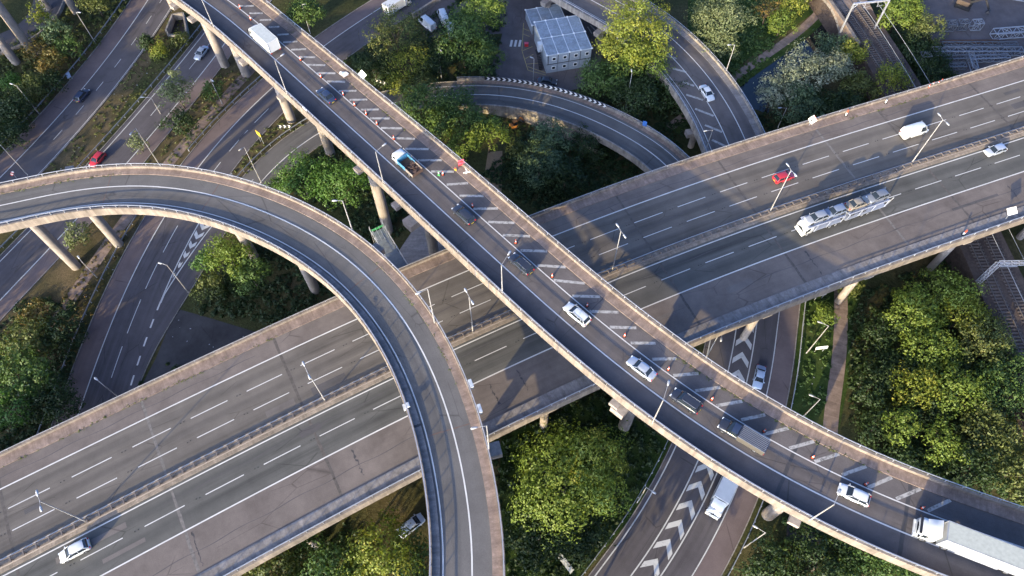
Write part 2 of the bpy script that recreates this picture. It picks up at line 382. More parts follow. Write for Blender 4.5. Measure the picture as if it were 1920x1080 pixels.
# upper right low viaduct surface (deck below)
# paths, yard, apron
pr = Path(z6([(890, 480), (888, 600), (890, 720), (885, 860), (860, 1078)])+z9([(848, 60), (840, 170), (828, 300)]), G, 4, (14, 6))
road('footpath', pr, -1.25, 1.3, M_CONC_PINK, dz=.01)
pxpoly('yard', [(925, -20), (1115, -20), (1140, 50), (1118, 158), (1060, 172), (905, 166), (935, 90), (950, 30)], G, M_YARD)
pxpoly('yard', [(770, -30), (1000, -30), (985, 60), (800, 72)], G-.01, M_YARD)
pxpoly('paved_apron', z4([(990, 655), (1200, 715), (1480, 800), (1200, 960), (780, 1120), (880, 930)]), G-.012, M_APRON)
pxpoly('paved_apron', [(725, 505), (785, 415), (850, 430), (905, 470), (850, 520)], G+.02, M_PALE)
pxpoly('dirt_path', [(905, 350), (915, 285), (942, 283), (940, 370), (925, 420)], G-.015, M_TIMB)
pxpoly('dirt_path', z8([(130, 650), (400, 560), (560, 700), (430, 900), (200, 850)]), G-.02, M_GROUND)
pxpoly('paved_apron', z9([(590, 760), (800, 830), (760, 940), (580, 900)]), G-.015, M_APRON)
def flat_mark(name, pts, wd, z=G+.012, m=None):
    for a, b in zip(pts[:-1], pts[1:]):
        a3, b3 = U(*a, z), U(*b, z); mb = MB(); d = (b3-a3)/np.linalg.norm(b3-a3); nn = np.array([-d[1], d[0], 0])*wd/2
        mb.poly([a3-nn, b3-nn, b3+nn, a3+nn]); mb.build(name, m or M_YELL)['kind'] = 'structure'
for x in (952, 976, 1000): flat_mark('crossing_bar', z2([(x, 262), (x+8, 225)]), .55, m=M_WHITE)
flat_mark('yellow_line', z2([(1025, 130), (1016, 285), (1050, 395), (1150, 422)]), .12)
for a, b in (((1022, 160), (1060, 175)), ((1020, 190), (1058, 205)), ((1035, 330), (1080, 305)), ((1043, 360), (1110, 355)), ((1050, 375), (1150, 410)), ((1020, 285), (1075, 262))): flat_mark('yellow_line', z2([a, b]), .12)
for a, b in (((1385, 150), (1410, 190)), ((1400, 140), (1432, 175)), ((1345, 75), (1400, 130))): flat_mark('bay_line', z2([a, b]), .3, m=M_HATCH)
# ---------------------------------------------------------------- canal and railway
tw = NT('canal_water'); tw.bump(tw.noise(tw.coord(), .9, 3), .05, .1)
M_WATER = tw.out((.012, .017, .016), .06, 0, .5)
pxpoly('canal', z3([(250, 560), (420, 400), (640, 190), (800, 40), (900, -90), (1130, -150), (930, 200), (560, 420), (480, 640)]), G-.005, M_WATER)
pt = Path(z3([(240, 480), (330, 410), (520, 280), (650, 185), (760, 80), (830, -10)]), G, 3, (20, 10))
road('towpath', pt, -.9, 1.2, M_CONC_PINK, dz=.06)
def grass_edge(): return struct(strip(pt, -2.6, -.9, .05), 'towpath_grass', M_GREEN)
grass_edge()
RZ = -9.6
PT = Path([(1586, 0), (1632, 66), (1670, 124), (1840, 446), (1893, 560)], RZ, 3, (40, 40))
mb = MB(); sweep(mb, PT, [(-4.75, -5.6), (-4.7, -.25), (4.6, -.25), (9, -5.4)], None, None, 3); struct(mb, 'railway_embankment', M_BALLAST)
def track(off):
    root = thing('railway_track', '', 'railway track', tuple(PT.at(60, off)))
    for g in (-.75, .75):
        mb = MB(); sweep(mb, PT, [(off+g-.05, -.1), (off+g-.05, .08), (off+g+.05, .08), (off+g+.05, -.1)], None, None, 3, True); mb.build('rail', M_RAIL, root)
    base = None; d = PT.S[0]
    sl = MB(); sl.box((0, 0, 0), (.26, 2.5, .16)); keep = []
    while d < PT.S[-1]:
        p = PT.at(d, off, -.16); x, y = PR(p)
        if -20 < x < 1940 and -20 < y < 700:
            r = root.location
            if base is None: base = sl.build('sleeper', M_SLEEP, root, world=False); base.location = (p[0]-r.x, p[1]-r.y, p[2]-r.z); base.rotation_euler = (0, 0, PT.ang(d))
            else: inst(base, 'sleeper', root, (p[0]-r.x, p[1]-r.y, p[2]-r.z), PT.ang(d))
        d += .72
    return root
M_RAIL = plain('rail_steel', (.15, .13, .12), .5, .4); M_SLEEP = plain('concrete_sleeper', (.105, .085, .075), .9)
track(-1.85)['label'] = 'left-hand railway track, the one passing above the canal arch edge'
track(1.75)['label'] = 'right-hand railway track, the one farther from the canal bridge wall'
# ================================================================ FLYOVERS
def post_row(root, path, off, dz, h, a, b, gap, m, wd=.09, name='rail_post', base=None):
    r = root.location
    if base is None:
        pm = MB(); pm.box((0, 0, .5), (wd, wd*1.3, 1.0)); proto = None
    d = a; made = base
    while d < b:
        p = path.at(d, F_(off, d), dz); x, y = PR(p)
        if -40 < x < 1960 and -40 < y < 1120:
            loc = (p[0]-r.x, p[1]-r.y, p[2]-r.z)
            if made is None:
                made = pm.build(name, m, root, world=False); made.location = loc; made.rotation_euler = (0, 0, path.ang(d)); made.scale = (1, 1, h)
            else: inst(made, name, root, loc, path.ang(d), 1, 1, h)
        d += gap
    return made
def rail(root, path, off, dz, wd, ht, a=None, b=None, m=None, name='guard_rail'):
    mb = MB(); o0 = lambda d: F_(off, d)-wd/2; o1 = lambda d: F_(off, d)+wd/2
    sweep(mb, path, [(o0, dz), (o0, dz+ht), (o1, dz+ht), (o1, dz)], a, b, 2.0, True); return mb.build(name, m or M_STEEL, root)
def closed(root, path, prof, name, m, a=None, b=None, step=2.0):
    mb = MB(); sweep(mb, path, prof, a, b, step, True); return mb.build(name, m, root)
def sheet(root, path, o0, o1, dz, name, m, a=None, b=None): return strip(path, o0, o1, dz, a, b).build(name, m, root)
def step_verge(root, path, o_kerb, o_out, h, name, m, a=None, b=None):
    mb = MB(); sweep(mb, path, [(o_kerb, 0), (o_kerb, h), (o_out, h)], a, b, 2.0); return mb.build(name, m, root)
def column(root, x, y, z0, z1, r=.85, name='pier'):
    mb = MB(); mb.tube((x, y, z0), (x, y, z1), r, r, 20); return mb.build(name, M_PIER, root, smooth=False)
def crosshead(root, path, d, o0, o1, dz, ht=1.3, wd=1.9):
    mb = MB(); a, b = path.at(d, o0, dz), path.at(d, o1, dz); mb.bar(a, b, wd, ht); return mb.build('crosshead', M_PIER, root)
def joint(root, path, d, o0, o1, wd, dz, m=None, name='expansion_joint', wob=.06):
    mb = MB(); n = 14; L = [path.at(d-wd/2+random.uniform(-wob, wob), o0+(o1-o0)*k/n, dz) for k in range(n+1)]
    Rr = [path.at(d+wd/2+random.uniform(-wob, wob), o0+(o1-o0)*k/n, dz) for k in range(n+1)]
    i = mb.vs(L+Rr)
    for k in range(n): mb.face((i+k, i+k+1, i+n+2+k, i+n+1+k))
    return mb.build(name, m or M_TAR, root)
# ---- motorway viaduct
PM = Path(z7([(0, 593), (1220, 0)])+z4([(1920, 755)])+z5([(425, 565), (720, 440), (1205, 245), (1500, 125)])+z3([(0, 1055), (600, 860), (1300, 640), (1920, 452)]), 0, 4, 70)
MW = thing('motorway_viaduct', 'wide elevated motorway with two carriageways and a central barrier crossing the whole view', 'viaduct', tuple(PM.at(110, -12)))
closed(MW, PM, [(5.4, -.03), (5.4, -1.1), (4.3, -1.3), (4.0, -2.2), (-27.6, -2.2), (-27.9, -1.3), (-29, -1.1), (-29, -.03)], 'deck', M_CONC_OLD)
sheet(MW, PM, 3.3, -.05, .0, 'hard_strip', M_SHOULD); sheet(MW, PM, -.05, -10.6, .0, 'carriageway', M_ASPH)
sheet(MW, PM, -12.3, -19.7, .0, 'carriageway', M_ASPH_DK); sheet(MW, PM, -19.7, -26.3, .0, 'hard_shoulder', M_SHOULD)
step_verge(MW, PM, 3.3, 5.02, .1, 'verge', M_CONC_PINK); step_verge(MW, PM, -26.3, -28.6, .1, 'verge', M_CONC_GREY)
closed(MW, PM, [(5.0, -.02), (5.0, .62), (5.36, .62), (5.42, -1.12), (5.3, -1.12)], 'parapet', M_CONC)
rail(MW, PM, 5.28, .86, .1, .08, m=M_POLE); post_row(MW, PM, 5.28, .6, .28, -20, 240, 3.2, M_STEEL_W)
closed(MW, PM, [(-28.58, -.02), (-28.58, .66), (-28.98, .66), (-29.03, -1.15), (-28.9, -1.15)], 'parapet', M_CONC)
rail(MW, PM, -28.72, 1.32, .13, .1, m=M_STEEL_W)
post_row(MW, PM, -28.72, .64, .7, -20, 240, 2.6, M_STEEL_W)
mb = MB(); sweep(mb, PM, [(-10.6, 0), (-10.6, .1), (-12.3, .1), (-12.3, 0)], None, None, 2); mb.build('median_strip', concrete('median_concrete', (.29, .235, .185), .35), MW)
line(PM, 0, .2, -40, 250, MW, M_WHITE); line(PM, -10.38, .17, -40, 250, MW, M_WHITE); line(PM, -12.78, .19, -40, 250, MW, M_WHITE); line(PM, -19.65, .2, -40, 250, MW, M_WHITE)
dashes(PM, -3.52, .3-36, 9.05, 5.9, -30, 240, MW, M_WHITE, .14); dashes(PM, -7.05, .2-36, 9.05, 5.9, -30, 240, MW, M_WHITE, .14)
dashes(PM, -16.1, 7.9-36.2, 9.05, 5.9, -30, 240, MW, M_WHITE, .14)
for k, d in enumerate((0, 21.8, 43.6, 65.4, 87.2, 109, 130.8, 152.7, 167.1, 189.2, 210.9)):
    m = [plain('joint_tar_brown', (.085, .072, .062), .8, var=.3), plain('joint_tar_pale', (.145, .128, .114), .8, var=.3)][k % 3 == 1]
    joint(MW, PM, d, 3.2, -10.5, .42, .006, m); joint(MW, PM, d, -12.4, -26.2, .42, .006, m)
for k in range(14):     # studs between the dashes
    pass
br = MB()
for o in (-3.52, -7.05, -16.1):
    d = (.3 if o > -10 else 7.9)-36-1.6
    while d < 240:
        for e in (0, .5): br.box(PM.at(d+e, o+random.uniform(-.05, .05), .02), (.16, .12, .03), PM.ang(d))
        d += 9.05
br.build('road_stud', M_BLACK, MW)['kind'] = 'stuff'
for d in np.arange(-8, 230, 21.8):
    crosshead(MW, PM, d, 4.6, -28.3, -2.95)
    for o in (1.5, -7.5, -17.5, -26.4): column(MW, *PM.at(d, o)[:2], G-.1, -3.5, .7)
rp = random.Random(5)
for k in range(16):      # patched squares and long seams in the lanes
    d0 = rp.uniform(-20, 200); o0 = rp.choice((-1.8, -5.3, -8.8, -14.5, -17.9, -22.5)); L = rp.uniform(2, 11); w2 = rp.uniform(.5, 1.5)
    sheet(MW, PM, o0+w2/2, o0-w2/2, .007, 'road_patch', asphalt('patch_dark', (.085, .078, .076), (.095, .086, .083), .1, .2) if k % 3 else asphalt('patch_pale', (.140, .122, .110), (.150, .130, .118), .1, .2), d0, d0+L)
for k in range(7):
    d0 = rp.uniform(0, 190); joint(MW, PM, d0, rp.uniform(-20, -21), rp.uniform(-23.5, -26), .06, .007, M_TAR, 'crack', .25)
for a_, b_, o_ in ((-10, 60, -23.2), (120, 190, -22.6), (20, 120, -14.4), (60, 150, -5.2), (-20, 40, 1.7), (100, 190, 1.5)):
    mb = strip(PM, lambda d, o_=o_: o_-.05+.12*math.sin(d*.7), lambda d, o_=o_: o_+.05+.12*math.sin(d*.7+.3), .006, a_, b_, 1.0); mb.build('tar_seam', plain('seam_tar', (.075, .066, .064), .8), MW)
# ---- central barrier: a thing of its own on the median
M_BARR = plain('weathered_barrier_steel', (.19, .155, .13), .6, .2)
CB = thing('crash_barrier', 'twin steel crash barrier along the central strip of the elevated motorway', 'crash barrier', tuple(PM.at(110, -11.2, .1)))
for o in (-10.82, -11.8):
    mb = MB(); s = -1 if o < -11.2 else 1
    sweep(mb, PM, [(o, .42), (o+s*.08, .5), (o, .57), (o+s*.08, .64), (o, .72), (o-s*.05, .72), (o-s*.05, .42)], -45, 250, 2.0, True); mb.build('barrier_rail', M_BARR, CB)
pm = MB(); pm.box((0, 0, .3), (.2, .14, .62)); pm.box((0, 0, .6), (.17, .94, .16)); base = None
for d in np.arange(-30, 236, 1.75):
    p = PM.at(d, -11.31, .1); x, y = PR(p)
    if -40 < x < 1960 and -40 < y < 1120:
        loc = tuple(p-np.array(CB.location))
        if base is None: base = pm.build('barrier_post', M_BARR, CB, world=False); base.location = loc; base.rotation_euler = (0, 0, PM.ang(d))
        else: inst(base, 'barrier_post', CB, loc, PM.ang(d))
# ---- loop ramp (left to bottom)
AZ = lambda p: 8.2 if p[0] > 640 else 6.0+2.2*max(0, p[0])/640
PA = Path(z4([(0, 78), (200, 35)])+z1([(370, 1078), (600, 1055), (850, 1050), (1100, 1073)])+z4([(1300, 45), (1500, 120), (1700, 215), (1920, 350)])+z5([(150, 480), (270, 610), (370, 750), (460, 900), (530, 1060)])+z8([(600, 180), (650, 350), (690, 540), (720, 740), (735, 1080)]), AZ, 7, (60, 50))
LA = PA.S[-1]-50
LR = thing('loop_flyover', 'curving single lane loop flyover sweeping from the left edge to the bottom edge', 'flyover', tuple(PA.at(LA/2)))
closed(LR, PA, [(4.25, -.03), (4.25, -.85), (3.2, -1.0), (2.7, -1.9), (-3.9, -1.9), (-4.4, -1.0), (-5.45, -.85), (-5.45, -.03)], 'deck', M_CONC)
sheet(LR, PA, 2.6, -4.1, .0, 'carriageway', M_RAMP)
step_verge(LR, PA, 2.6, 3.9, .12, 'verge', M_CONC_PINK); step_verge(LR, PA, -4.1, -5.2, .14, 'verge', M_CONC_GREY)
closed(LR, PA, [(3.88, -.02), (3.88, .7), (4.22, .7), (4.28, -.87), (4.1, -.87)], 'parapet', M_CONC)
closed(LR, PA, [(-5.1, -.02), (-5.1, .74), (-5.45, .74), (-5.5, -.92), (-5.3, -.92)], 'parapet', M_CONC)
rail(LR, PA, 4.08, 1.2, .1, .1); rail(LR, PA, -5.25, 1.34, .13, .1)
pb = post_row(LR, PA, 4.08, .68, .54, -5, LA+6, 2.45, M_STEEL); post_row(LR, PA, -5.25, .72, .64, -5, LA+6, 2.45, M_STEEL, base=pb)
line(PA, 0, .2, -40, LA+40, LR, M_WHITE); line(PA, -3.72, .17, -40, LA+40, LR, M_WHITE)
for px in ((195, 355), (403, 356), (693, 520), (905, 790)): joint(LR, PA, PA.proj(U(*px, 7.5))[0], 2.55, -4.05, .14, .006, plain('joint_rust', (.12, .075, .06), .8))
joint(LR, PA, PA.proj(U(780, 800, 8.2))[0], -3.9, -5.15, .35, .15, M_TAR)
for bx, by in ((143, 500), (223, 458), (478, 484), (592, 545)):
    p = U(bx, by, G); d, o = PA.proj(p); zt = PA.at(d)[2]-1.9
    column(LR, p[0], p[1], G-.1, zt-.9, .95); crosshead(LR, PA, d, o+4.2 if o > 0 else 4.9, min(o-2, -3), -2.45, 1.1, 1.5)
for px, s in (((702, 470), 1), ((926, 842), 1)):
    d, o = PA.proj(U(*px, 6.3)); crosshead(LR, PA, d, 6.0, -4.6, -2.5, 1.5, 2.0); p = PA.at(d, -1); column(LR, p[0], p[1], G-.1, p[2]-3.2, .95)
for px in ((203, 303), (405, 316)):
    d, o = PA.proj(U(*px, 6)); crosshead(LR, PA, d, 5.3, 2.0, -1.6, .9, 1.3)
# ---- diagonal flyover with the hatched, coned-off lane
BZ = lambda p: 8.2-(900-p[0])/520*2.2 if p[0] < 900 else 8.2-(p[0]-900)/1000*.8
PBx = z1([(1140, 0), (1500, 290), (1920, 680)])+z2([(200, 840), (455, 1080)])+z5([(450, 0), (900, 410), (1300, 760), (1690, 1080)])+z9([(0, 170), (400, 415), (850, 660), (1280, 855), (1900, 1080)])
PB = Path(PBx, BZ, 6, (45, 60)); LB = PB.S[-1]-60
DB = thing('flyover', 'long diagonal flyover with traffic queuing beside a hatched coned off lane', 'flyover', tuple(PB.at(LB/2)))
sm = lambda x: max(0, min(1, x))
KB = lambda d: 6.45+.85*sm((d-20)/50) if d < 120 else 7.3-.35*sm((d-120)/30)
RB = lambda d: KB(d)+1.55
EB = lambda d: KB(d)+1.95
closed(DB, PB, [(EB, -.03), (EB, -.85), (lambda d: EB(d)-1.2, -1.1), (lambda d: EB(d)-1.6, -2.0), (-2.6, -2.0), (-3.0, -1.1), (-4.15, -.85), (-4.15, -.03)], 'deck', M_CONC)
sheet(DB, PB, KB, .0, .0, 'carriageway', M_RAMP2); sheet(DB, PB, .0, -3.7, .0, 'hard_strip', asphalt('strip_tar', (.105, .092, .088), (.118, .10, .094), .2, .2))
step_verge(DB, PB, KB, RB, .12, 'footway', M_CONC_PINK)
closed(DB, PB, [(RB, -.02), (RB, .8), (EB, .8), (lambda d: EB(d)+.06, -.9), (lambda d: EB(d)-.1, -.9)], 'parapet', M_CONC)
closed(DB, PB, [(-3.78, -.02), (-3.78, 1.02), (-4.15, 1.02), (-4.2, -.92), (-4.0, -.92)], 'parapet', M_CONC)
rail(DB, PB, lambda d: EB(d)-.1, 1.3, .1, .1); rail(DB, PB, -3.95, 1.6, .17, .1)
post_row(DB, PB, lambda d: EB(d)-.1, .78, .54, -10, LB+6, 2.45, M_STEEL); post_row(DB, PB, -3.95, 1.0, .62, -10, LB+6, 2.45, M_STEEL)
line(PB, 0, .2, -40, LB+40, DB, M_WHITE); line(PB, lambda d: 3.45+.4*sm(d/60), .17, -40, LB+40, DB, M_WHITE)
hb = [(7.5,4.0,9.7,6.14),(11,4.1,13,6.1),(14.4,4.4,16.0,6.14),(17.6,4.5,19.0,6.13),(20.8,4.4,22.3,6.2),(23.6,4.0,25.4,6.25),(26.6,3.9,28.6,6.2),(29.5,3.8,31.9,6.18),(32.5,3.7,35.2,6.27),(35.9,3.8,38.5,6.39),(39.2,3.9,41.8,6.4),(43.0,4.0,45.3,6.51),(46.4,4.1,48.7,6.6),(50.0,4.1,52.3,6.59),(53.0,4.0,55.6,6.64),(56.4,4.0,59.2,6.75),(59.9,4.0,62.9,6.88),(63.6,4.1,66.6,7.1),(67.3,4.0,70.3,7.16),(71.0,4.1,73.8,7.0),(75.2,4.2,77.5,7.1),(78.6,4.2,81.5,7.2),(82.4,4.1,85.2,7.2),(86.2,4.1,89.4,7.3),(89.9,4.1,93.2,7.3),(94.2,4.15,97.3,7.3),(98.2,4.15,101.6,7.25),(102.0,4.05,105.9,7.2),(106.1,4.1,109.3,7.1),(109.9,4.0,113.3,7.0),(114.0,4.1,117.1,6.8),(118.1,4.2,121,6.7),(122.2,4.2,125,6.7),(126.2,4.1,129,6.8),(130.1,4.1,132.8,6.85),(133.8,4.0,136.6,6.86),(137.8,4.2,140.4,6.87),(141.4,4.0,144.2,6.85),(145.4,4.1,148.2,6.9),(149.2,4.1,152,7.0),(153.2,4.1,156,7.0),(156.9,4.0,159.7,7.0),(160.8,4.1,163.7,7.05),(165,4.2,167.8,6.95)]
for a_, oa, b_, ob_ in hb:
    ob_ = min(ob_, KB(b_)-.1); mb = MB(); A3, B3 = PB.at(a_, oa, .008), PB.at(b_, ob_, .008); v = (B3-A3)/np.linalg.norm(B3-A3); nn = np.array([-v[1], v[0], 0])*.24
    mb.poly([A3-nn, B3-nn, B3+nn, A3+nn]); mb.build('hatch_bar', M_HATCH, DB)
for px, wd in (((735, 345), .16), ((845, 470), .12), ((1497, 830), .5), ((1702, 960), .55), ((1045, 640), .14)): joint(DB, PB, PB.proj(U(*px, 8))[0], KB(80)-.1, -3.7, wd, .005)
for bx, by in ((327, 13), (422, 123), (462, 140), (547, 226), (620, 288), (728, 433), (815, 480), (1170, 800), (1440, 965)):
    p = U(bx, by, G); d, o = PB.proj(p); o = max(-2.4, min(5, o)); p = PB.at(d, o); zt = p[2]-2.0
    column(DB, p[0], p[1], G-.1, zt-1.1, 1.05); q2 = PB.at(d, min(7, o+7.2)); column(DB, q2[0], q2[1], G-.1, zt-1.1, 1.05)
    crosshead(DB, PB, d-.6, -5.0, 8.5, -1.75, .8, 1.5)
d = PB.proj(U(778, 412, 5.5))[0]; crosshead(DB, PB, d, -5.6, 4, -2.5, 1.5, 2.2)
d = PB.proj(U(1165, 765, 5))[0]; crosshead(DB, PB, d, -5.2, 8, -2.6, 1.4, 2.2)
# ---- low curving slip viaduct with the chevron wall
CV = thing('slip_viaduct', 'low curved slip road viaduct with a long black and white chevron wall', 'viaduct', tuple(PS.at((sl1+PS.S[-1])/2)))
c0, c1 = sl1+2, PS.S[-1]
closed(CV, PS, [(4.75, -.02), (4.75, -1.0), (3.6, -1.7), (-3.0, -1.7), (-4.0, -1.0), (-4.0, -.02)], 'deck', M_CONC_OLD, c0, c1)
mb = MB(); sweep(mb, PS, [(-3.98, -.1), (-3.9, -7)], c0+4, c0+38, 2); mb.build('retaining_wall', M_CONC_OLD, CV)
step_verge(CV, PS, 3.6, 4.5, .1, 'verge', M_CONC_PINK, c0, c1); sheet(CV, PS, -3.2, -3.7, .1, 'verge', M_CONC_GREY, c0, c1)
closed(CV, PS, [(4.42, 0), (4.42, .8), (4.76, .8), (4.8, -1.0), (4.6, -1.0)], 'parapet', M_CONC_OLD, c0, c1)
closed(CV, PS, [(-3.65, 0), (-3.65, .7), (-4.0, .7), (-4.05, -1.0), (-3.85, -1.0)], 'parapet', M_CONC_OLD, c0, c1)
rail(CV, PS, 4.6, 1.1, .08, .08, c0, c1); post_row(CV, PS, 4.6, .8, .32, c0, c1-40, 2.6, M_STEEL_W)
ca = PS.proj(U(640+800/3, 435/3, -11))[0]; cb = PS.proj(U(640+1480/3, 582/3, -7.5))[0]
CS = thing('chevron_sign', 'long wall sign of white chevrons on black along the low curved slip road', 'road sign', tuple(PS.at((ca+cb)/2, 4.35, .5)))
mb = MB(); sweep(mb, PS, [(4.36, .35), (4.36, 1.35), (4.41, 1.35), (4.41, .35)], ca, cb, 1.0, True); mb.build('board', M_SIGNK, CS)
n = 24
for k in range(n):
    d0 = ca+(cb-ca)*(k+.3)/n; L = (cb-ca)/n*.42; e = (cb-ca)/n*.38; mb = MB(); o = 4.352
    P = [PS.at(d0, o, .4), PS.at(d0+e, o, .85), PS.at(d0, o, 1.3), PS.at(d0+L, o, 1.3), PS.at(d0+L+e, o, .85), PS.at(d0+L, o, .4)]
    i = mb.vs(P); mb.face((i, i+1, i+4, i+5)); mb.face((i+1, i+2, i+3, i+4)); mb.build('chevron', M_SIGNW, CS)
# ---- low viaduct at upper right
DV = thing('canal_viaduct', 'low slip road viaduct with hatched edge beside the canal, upper right', 'viaduct', tuple(PD.at(25)))
closed(DV, PD, [(4.3, -.02), (4.3, -1.0), (3.4, -1.8), (-8.2, -1.8), (-9.2, -1.0), (-9.6, -.02)], 'deck', M_CONC_OLD)
sheet(DV, PD, 2.6, -8.3, .0, 'carriageway', M_RAMP2)
DL = lambda d: -9.4
step_verge(DV, PD, 2.6, 4.0, .1, 'verge', M_CONC_GREY); step_verge(DV, PD, -8.3, -9.3, .1, 'verge', M_CONC_GREY)
closed(DV, PD, [(3.95, 0), (3.95, .6), (4.3, .6), (4.36, -1.0), (4.1, -1.0)], 'parapet', M_CONC_OLD); closed(DV, PD, [(-9.25, 0), (-9.25, .55), (-9.6, .55), (-9.66, -1.0), (-9.4, -1.0)], 'parapet', M_CONC_OLD)
rail(DV, PD, 4.15, 1.0, .09, .09); post_row(DV, PD, 4.15, .58, .45, -30, 70, 2.5, M_STEEL_W); rail(DV, PD, -9.42, 1.0, .09, .09); post_row(DV, PD, -9.42, .52, .5, -30, 70, 2.5, M_STEEL_W)
line(PD, 0, .18, None, None, DV, M_WHITE); line(PD, -3.85, .18, None, None, DV, M_WHITE); line(PD, -7.9, .14, None, None, DV, M_GMARK)
for x0, y0, x1, y1 in ((0, 460, 65, 483), (20, 532, 115, 562), (70, 612, 175, 652), (125, 703, 222, 742), (165, 787, 240, 822), (-55, 385, 20, 405), (-100, 310, -35, 330), (-200, 170, -125, 190), (-340, 40, -265, 55)):
    A3, B3 = U(1280+x0/3, y0/3, -8.19), U(1280+x1/3, y1/3, -8.19); v = (B3-A3)/np.linalg.norm(B3-A3); nn = np.array([-v[1], v[0], 0])*.28
    mb = MB(); mb.poly([A3-nn, B3-nn, B3+nn, A3+nn]); mb.build('hatch_bar', M_HATCH, DV)
for d in (-14, 3, 24, 46): 
    crosshead(DV, PD, d, -10.6, 4.4, -2.4, 1.1, 1.6)
    for o in (-8.5, -2, 2.6): column(DV, *PD.at(d, o)[:2], G-.1, -10.8, .7)
# ---- street barrier along the upper ramp, retaining wall
EW = thing('retaining_wall', 'weathered brown parapet wall beside the upper street above the parked vans', 'wall', tuple(U(820, 15, G)))
closed(EW, P3, [(-9.4, 0), (-9.4, 1.5), (-9.0, 1.5), (-9.0, 0)], 'wall_face', M_CONC_OLD, P3.proj(U(775, 35, G))[0], None)
# ================================================================ VEHICLES
def paint(name, col, metal=0.0, rough=.32):
    if name in _pl: return _pl[name]
    t = NT(name); t.b.inputs['Coat Weight'].default_value = .6; t.b.inputs['Coat Roughness'].default_value = .12
    _pl[name] = t.out(t.mul(col, t.noise(t.coord(), 1.2, 5), .93, 1.04), rough, metal, .5); return _pl[name]
PW = paint('white_paint', (.60, .60, .585)); PSV = paint('silver_paint', (.52, .54, .57), .45); PBK = paint('black_paint', (.028, .031, .042))
PNV = paint('dark_blue_paint', (.028, .04, .075)); PRD = paint('red_paint', (.45, .03, .04)); PGR = paint('grey_paint', (.20, .21, .23), .3)
PBL = paint('pale_blue_paint', (.42, .50, .62), .2); PCY = paint('bright_blue_paint', (.08, .24, .36)); PTN = paint('tan_paint', (.42, .34, .25))
_g = NT('dark_glass'); M_GLASS = _g.out((.018, .024, .03), .06, 0, .6)
M_RIM = plain('alloy_rim', (.45, .45, .46), .35, .7); M_RLAMP = plain('red_lamp_lens', (.45, .02, .02), .25); M_HLAMP = plain('clear_lamp_lens', (.7, .72, .74), .15)
M_PLATE = plain('yellow_number_plate', (.72, .52, .05), .5); M_PLATEW = plain('white_number_plate', (.75, .75, .72), .5); M_UNDER = plain('underbody_black', (.02, .02, .022), .8)
_wheel = {}
def wheel(root, x, y, r=.31, wd=.22):
    key = (r, wd)
    if key not in _wheel:
        t = MB(); n = 18
        prof = [(-wd/2, r*.62), (-wd/2, r*.93), (-wd/2+.03, r), (wd/2-.03, r), (wd/2, r*.93), (wd/2, r*.62)]
        t.rings([[(rr*math.cos(2*math.pi*k/n), yy, rr*math.sin(2*math.pi*k/n)) for k in range(n)] for yy, rr in prof], caps=False)
        q = MB(); q.tube((0, -wd/2+.03, 0), (0, wd/2-.03, 0), r*.63, r*.63, 14)
        for k in range(5):
            a = 2*math.pi*k/5
            for s in (-1, 1): q.bar((0, s*(wd/2-.02), 0), (math.cos(a)*r*.6, s*(wd/2-.02), math.sin(a)*r*.6), .05, .03)
        w = bpy.data.objects.new('wheel', None); COL.objects.link(w)
        tb = t.build('tyre', M_BLACK, w, smooth=True, world=False); rb = q.build('rim', M_RIM, w, world=False); _wheel[key] = [w, tb, rb, True]
    w, tb, rb, first = _wheel[key]
    if first: _wheel[key][3] = False; o = w
    else:
        o = w.copy(); COL.objects.link(o)
        for c in (tb, rb): k = c.copy(); COL.objects.link(k); k.parent = o
    o.parent = root; o.location = (x, y, r); return o
def hull(st, m, root, name='body', nm=None):
    """st: (x, half width, z bottom, z top) from front to rear"""
    mb = MB(); R_ = []
    for x, w_, zb, zt in st:
        h = zt-zb
        half = [(0, zt+.015), (.55*w_, zt+.008), (.86*w_, zt-.03*h-.01), (.965*w_, zt-.16*h), (w_, zt-.34*h), (.99*w_, zb+.28*h), (.93*w_, zb)]
        R_.append([(x, y, z) for y, z in half]+[(x, -y, z) for y, z in reversed(half[1:])])
    mb.rings(R_, 0, True, True); return mb.build(name, m, root, smooth=True, world=False)
def patch(mb, a, b, c, d, nu=3, nv=3, bulge=(0, 0, 0), m=0):
    a, b, c, d = map(Vector, (a, b, c, d)); bl = Vector(bulge); i = len(mb.v)
    for j in range(nv+1):
        for k in range(nu+1):
            u, v = k/nu, j/nv; p = (a*(1-u)+b*u)*(1-v)+(d*(1-u)+c*u)*v
            mb.v.append(tuple(p+bl*(16*u*(1-u)*v*(1-v))))
    for j in range(nv):
        for k in range(nu): q = i+j*(nu+1)+k; mb.face((q, q+1, q+nu+2, q+nu+1), m)
CAR = {  # L, W, H, belt z, windscreen base, windscreen top, rear glass top, rear glass base  (fractions of L from the nose), bonnet front z, tail z
    'hatch':  (4.15, 1.76, 1.46, .95, .235, .42, .86, .965, .70, .88), 'estate': (4.65, 1.80, 1.47, .95, .245, .42, .88, .965, .70, .88),
    'saloon': (4.65, 1.80, 1.44, .94, .245, .41, .70, .83, .70, .92), 'suv':    (4.60, 1.88, 1.72, 1.10, .225, .38, .90, .965, .86, 1.02),
    'mpv':    (4.45, 1.82, 1.80, 1.08, .17, .35, .95, .985, .82, 1.0),
    'van':    (5.6, 1.98, 2.35, 1.15, .12, .24, .97, .99, .95, 1.1)}
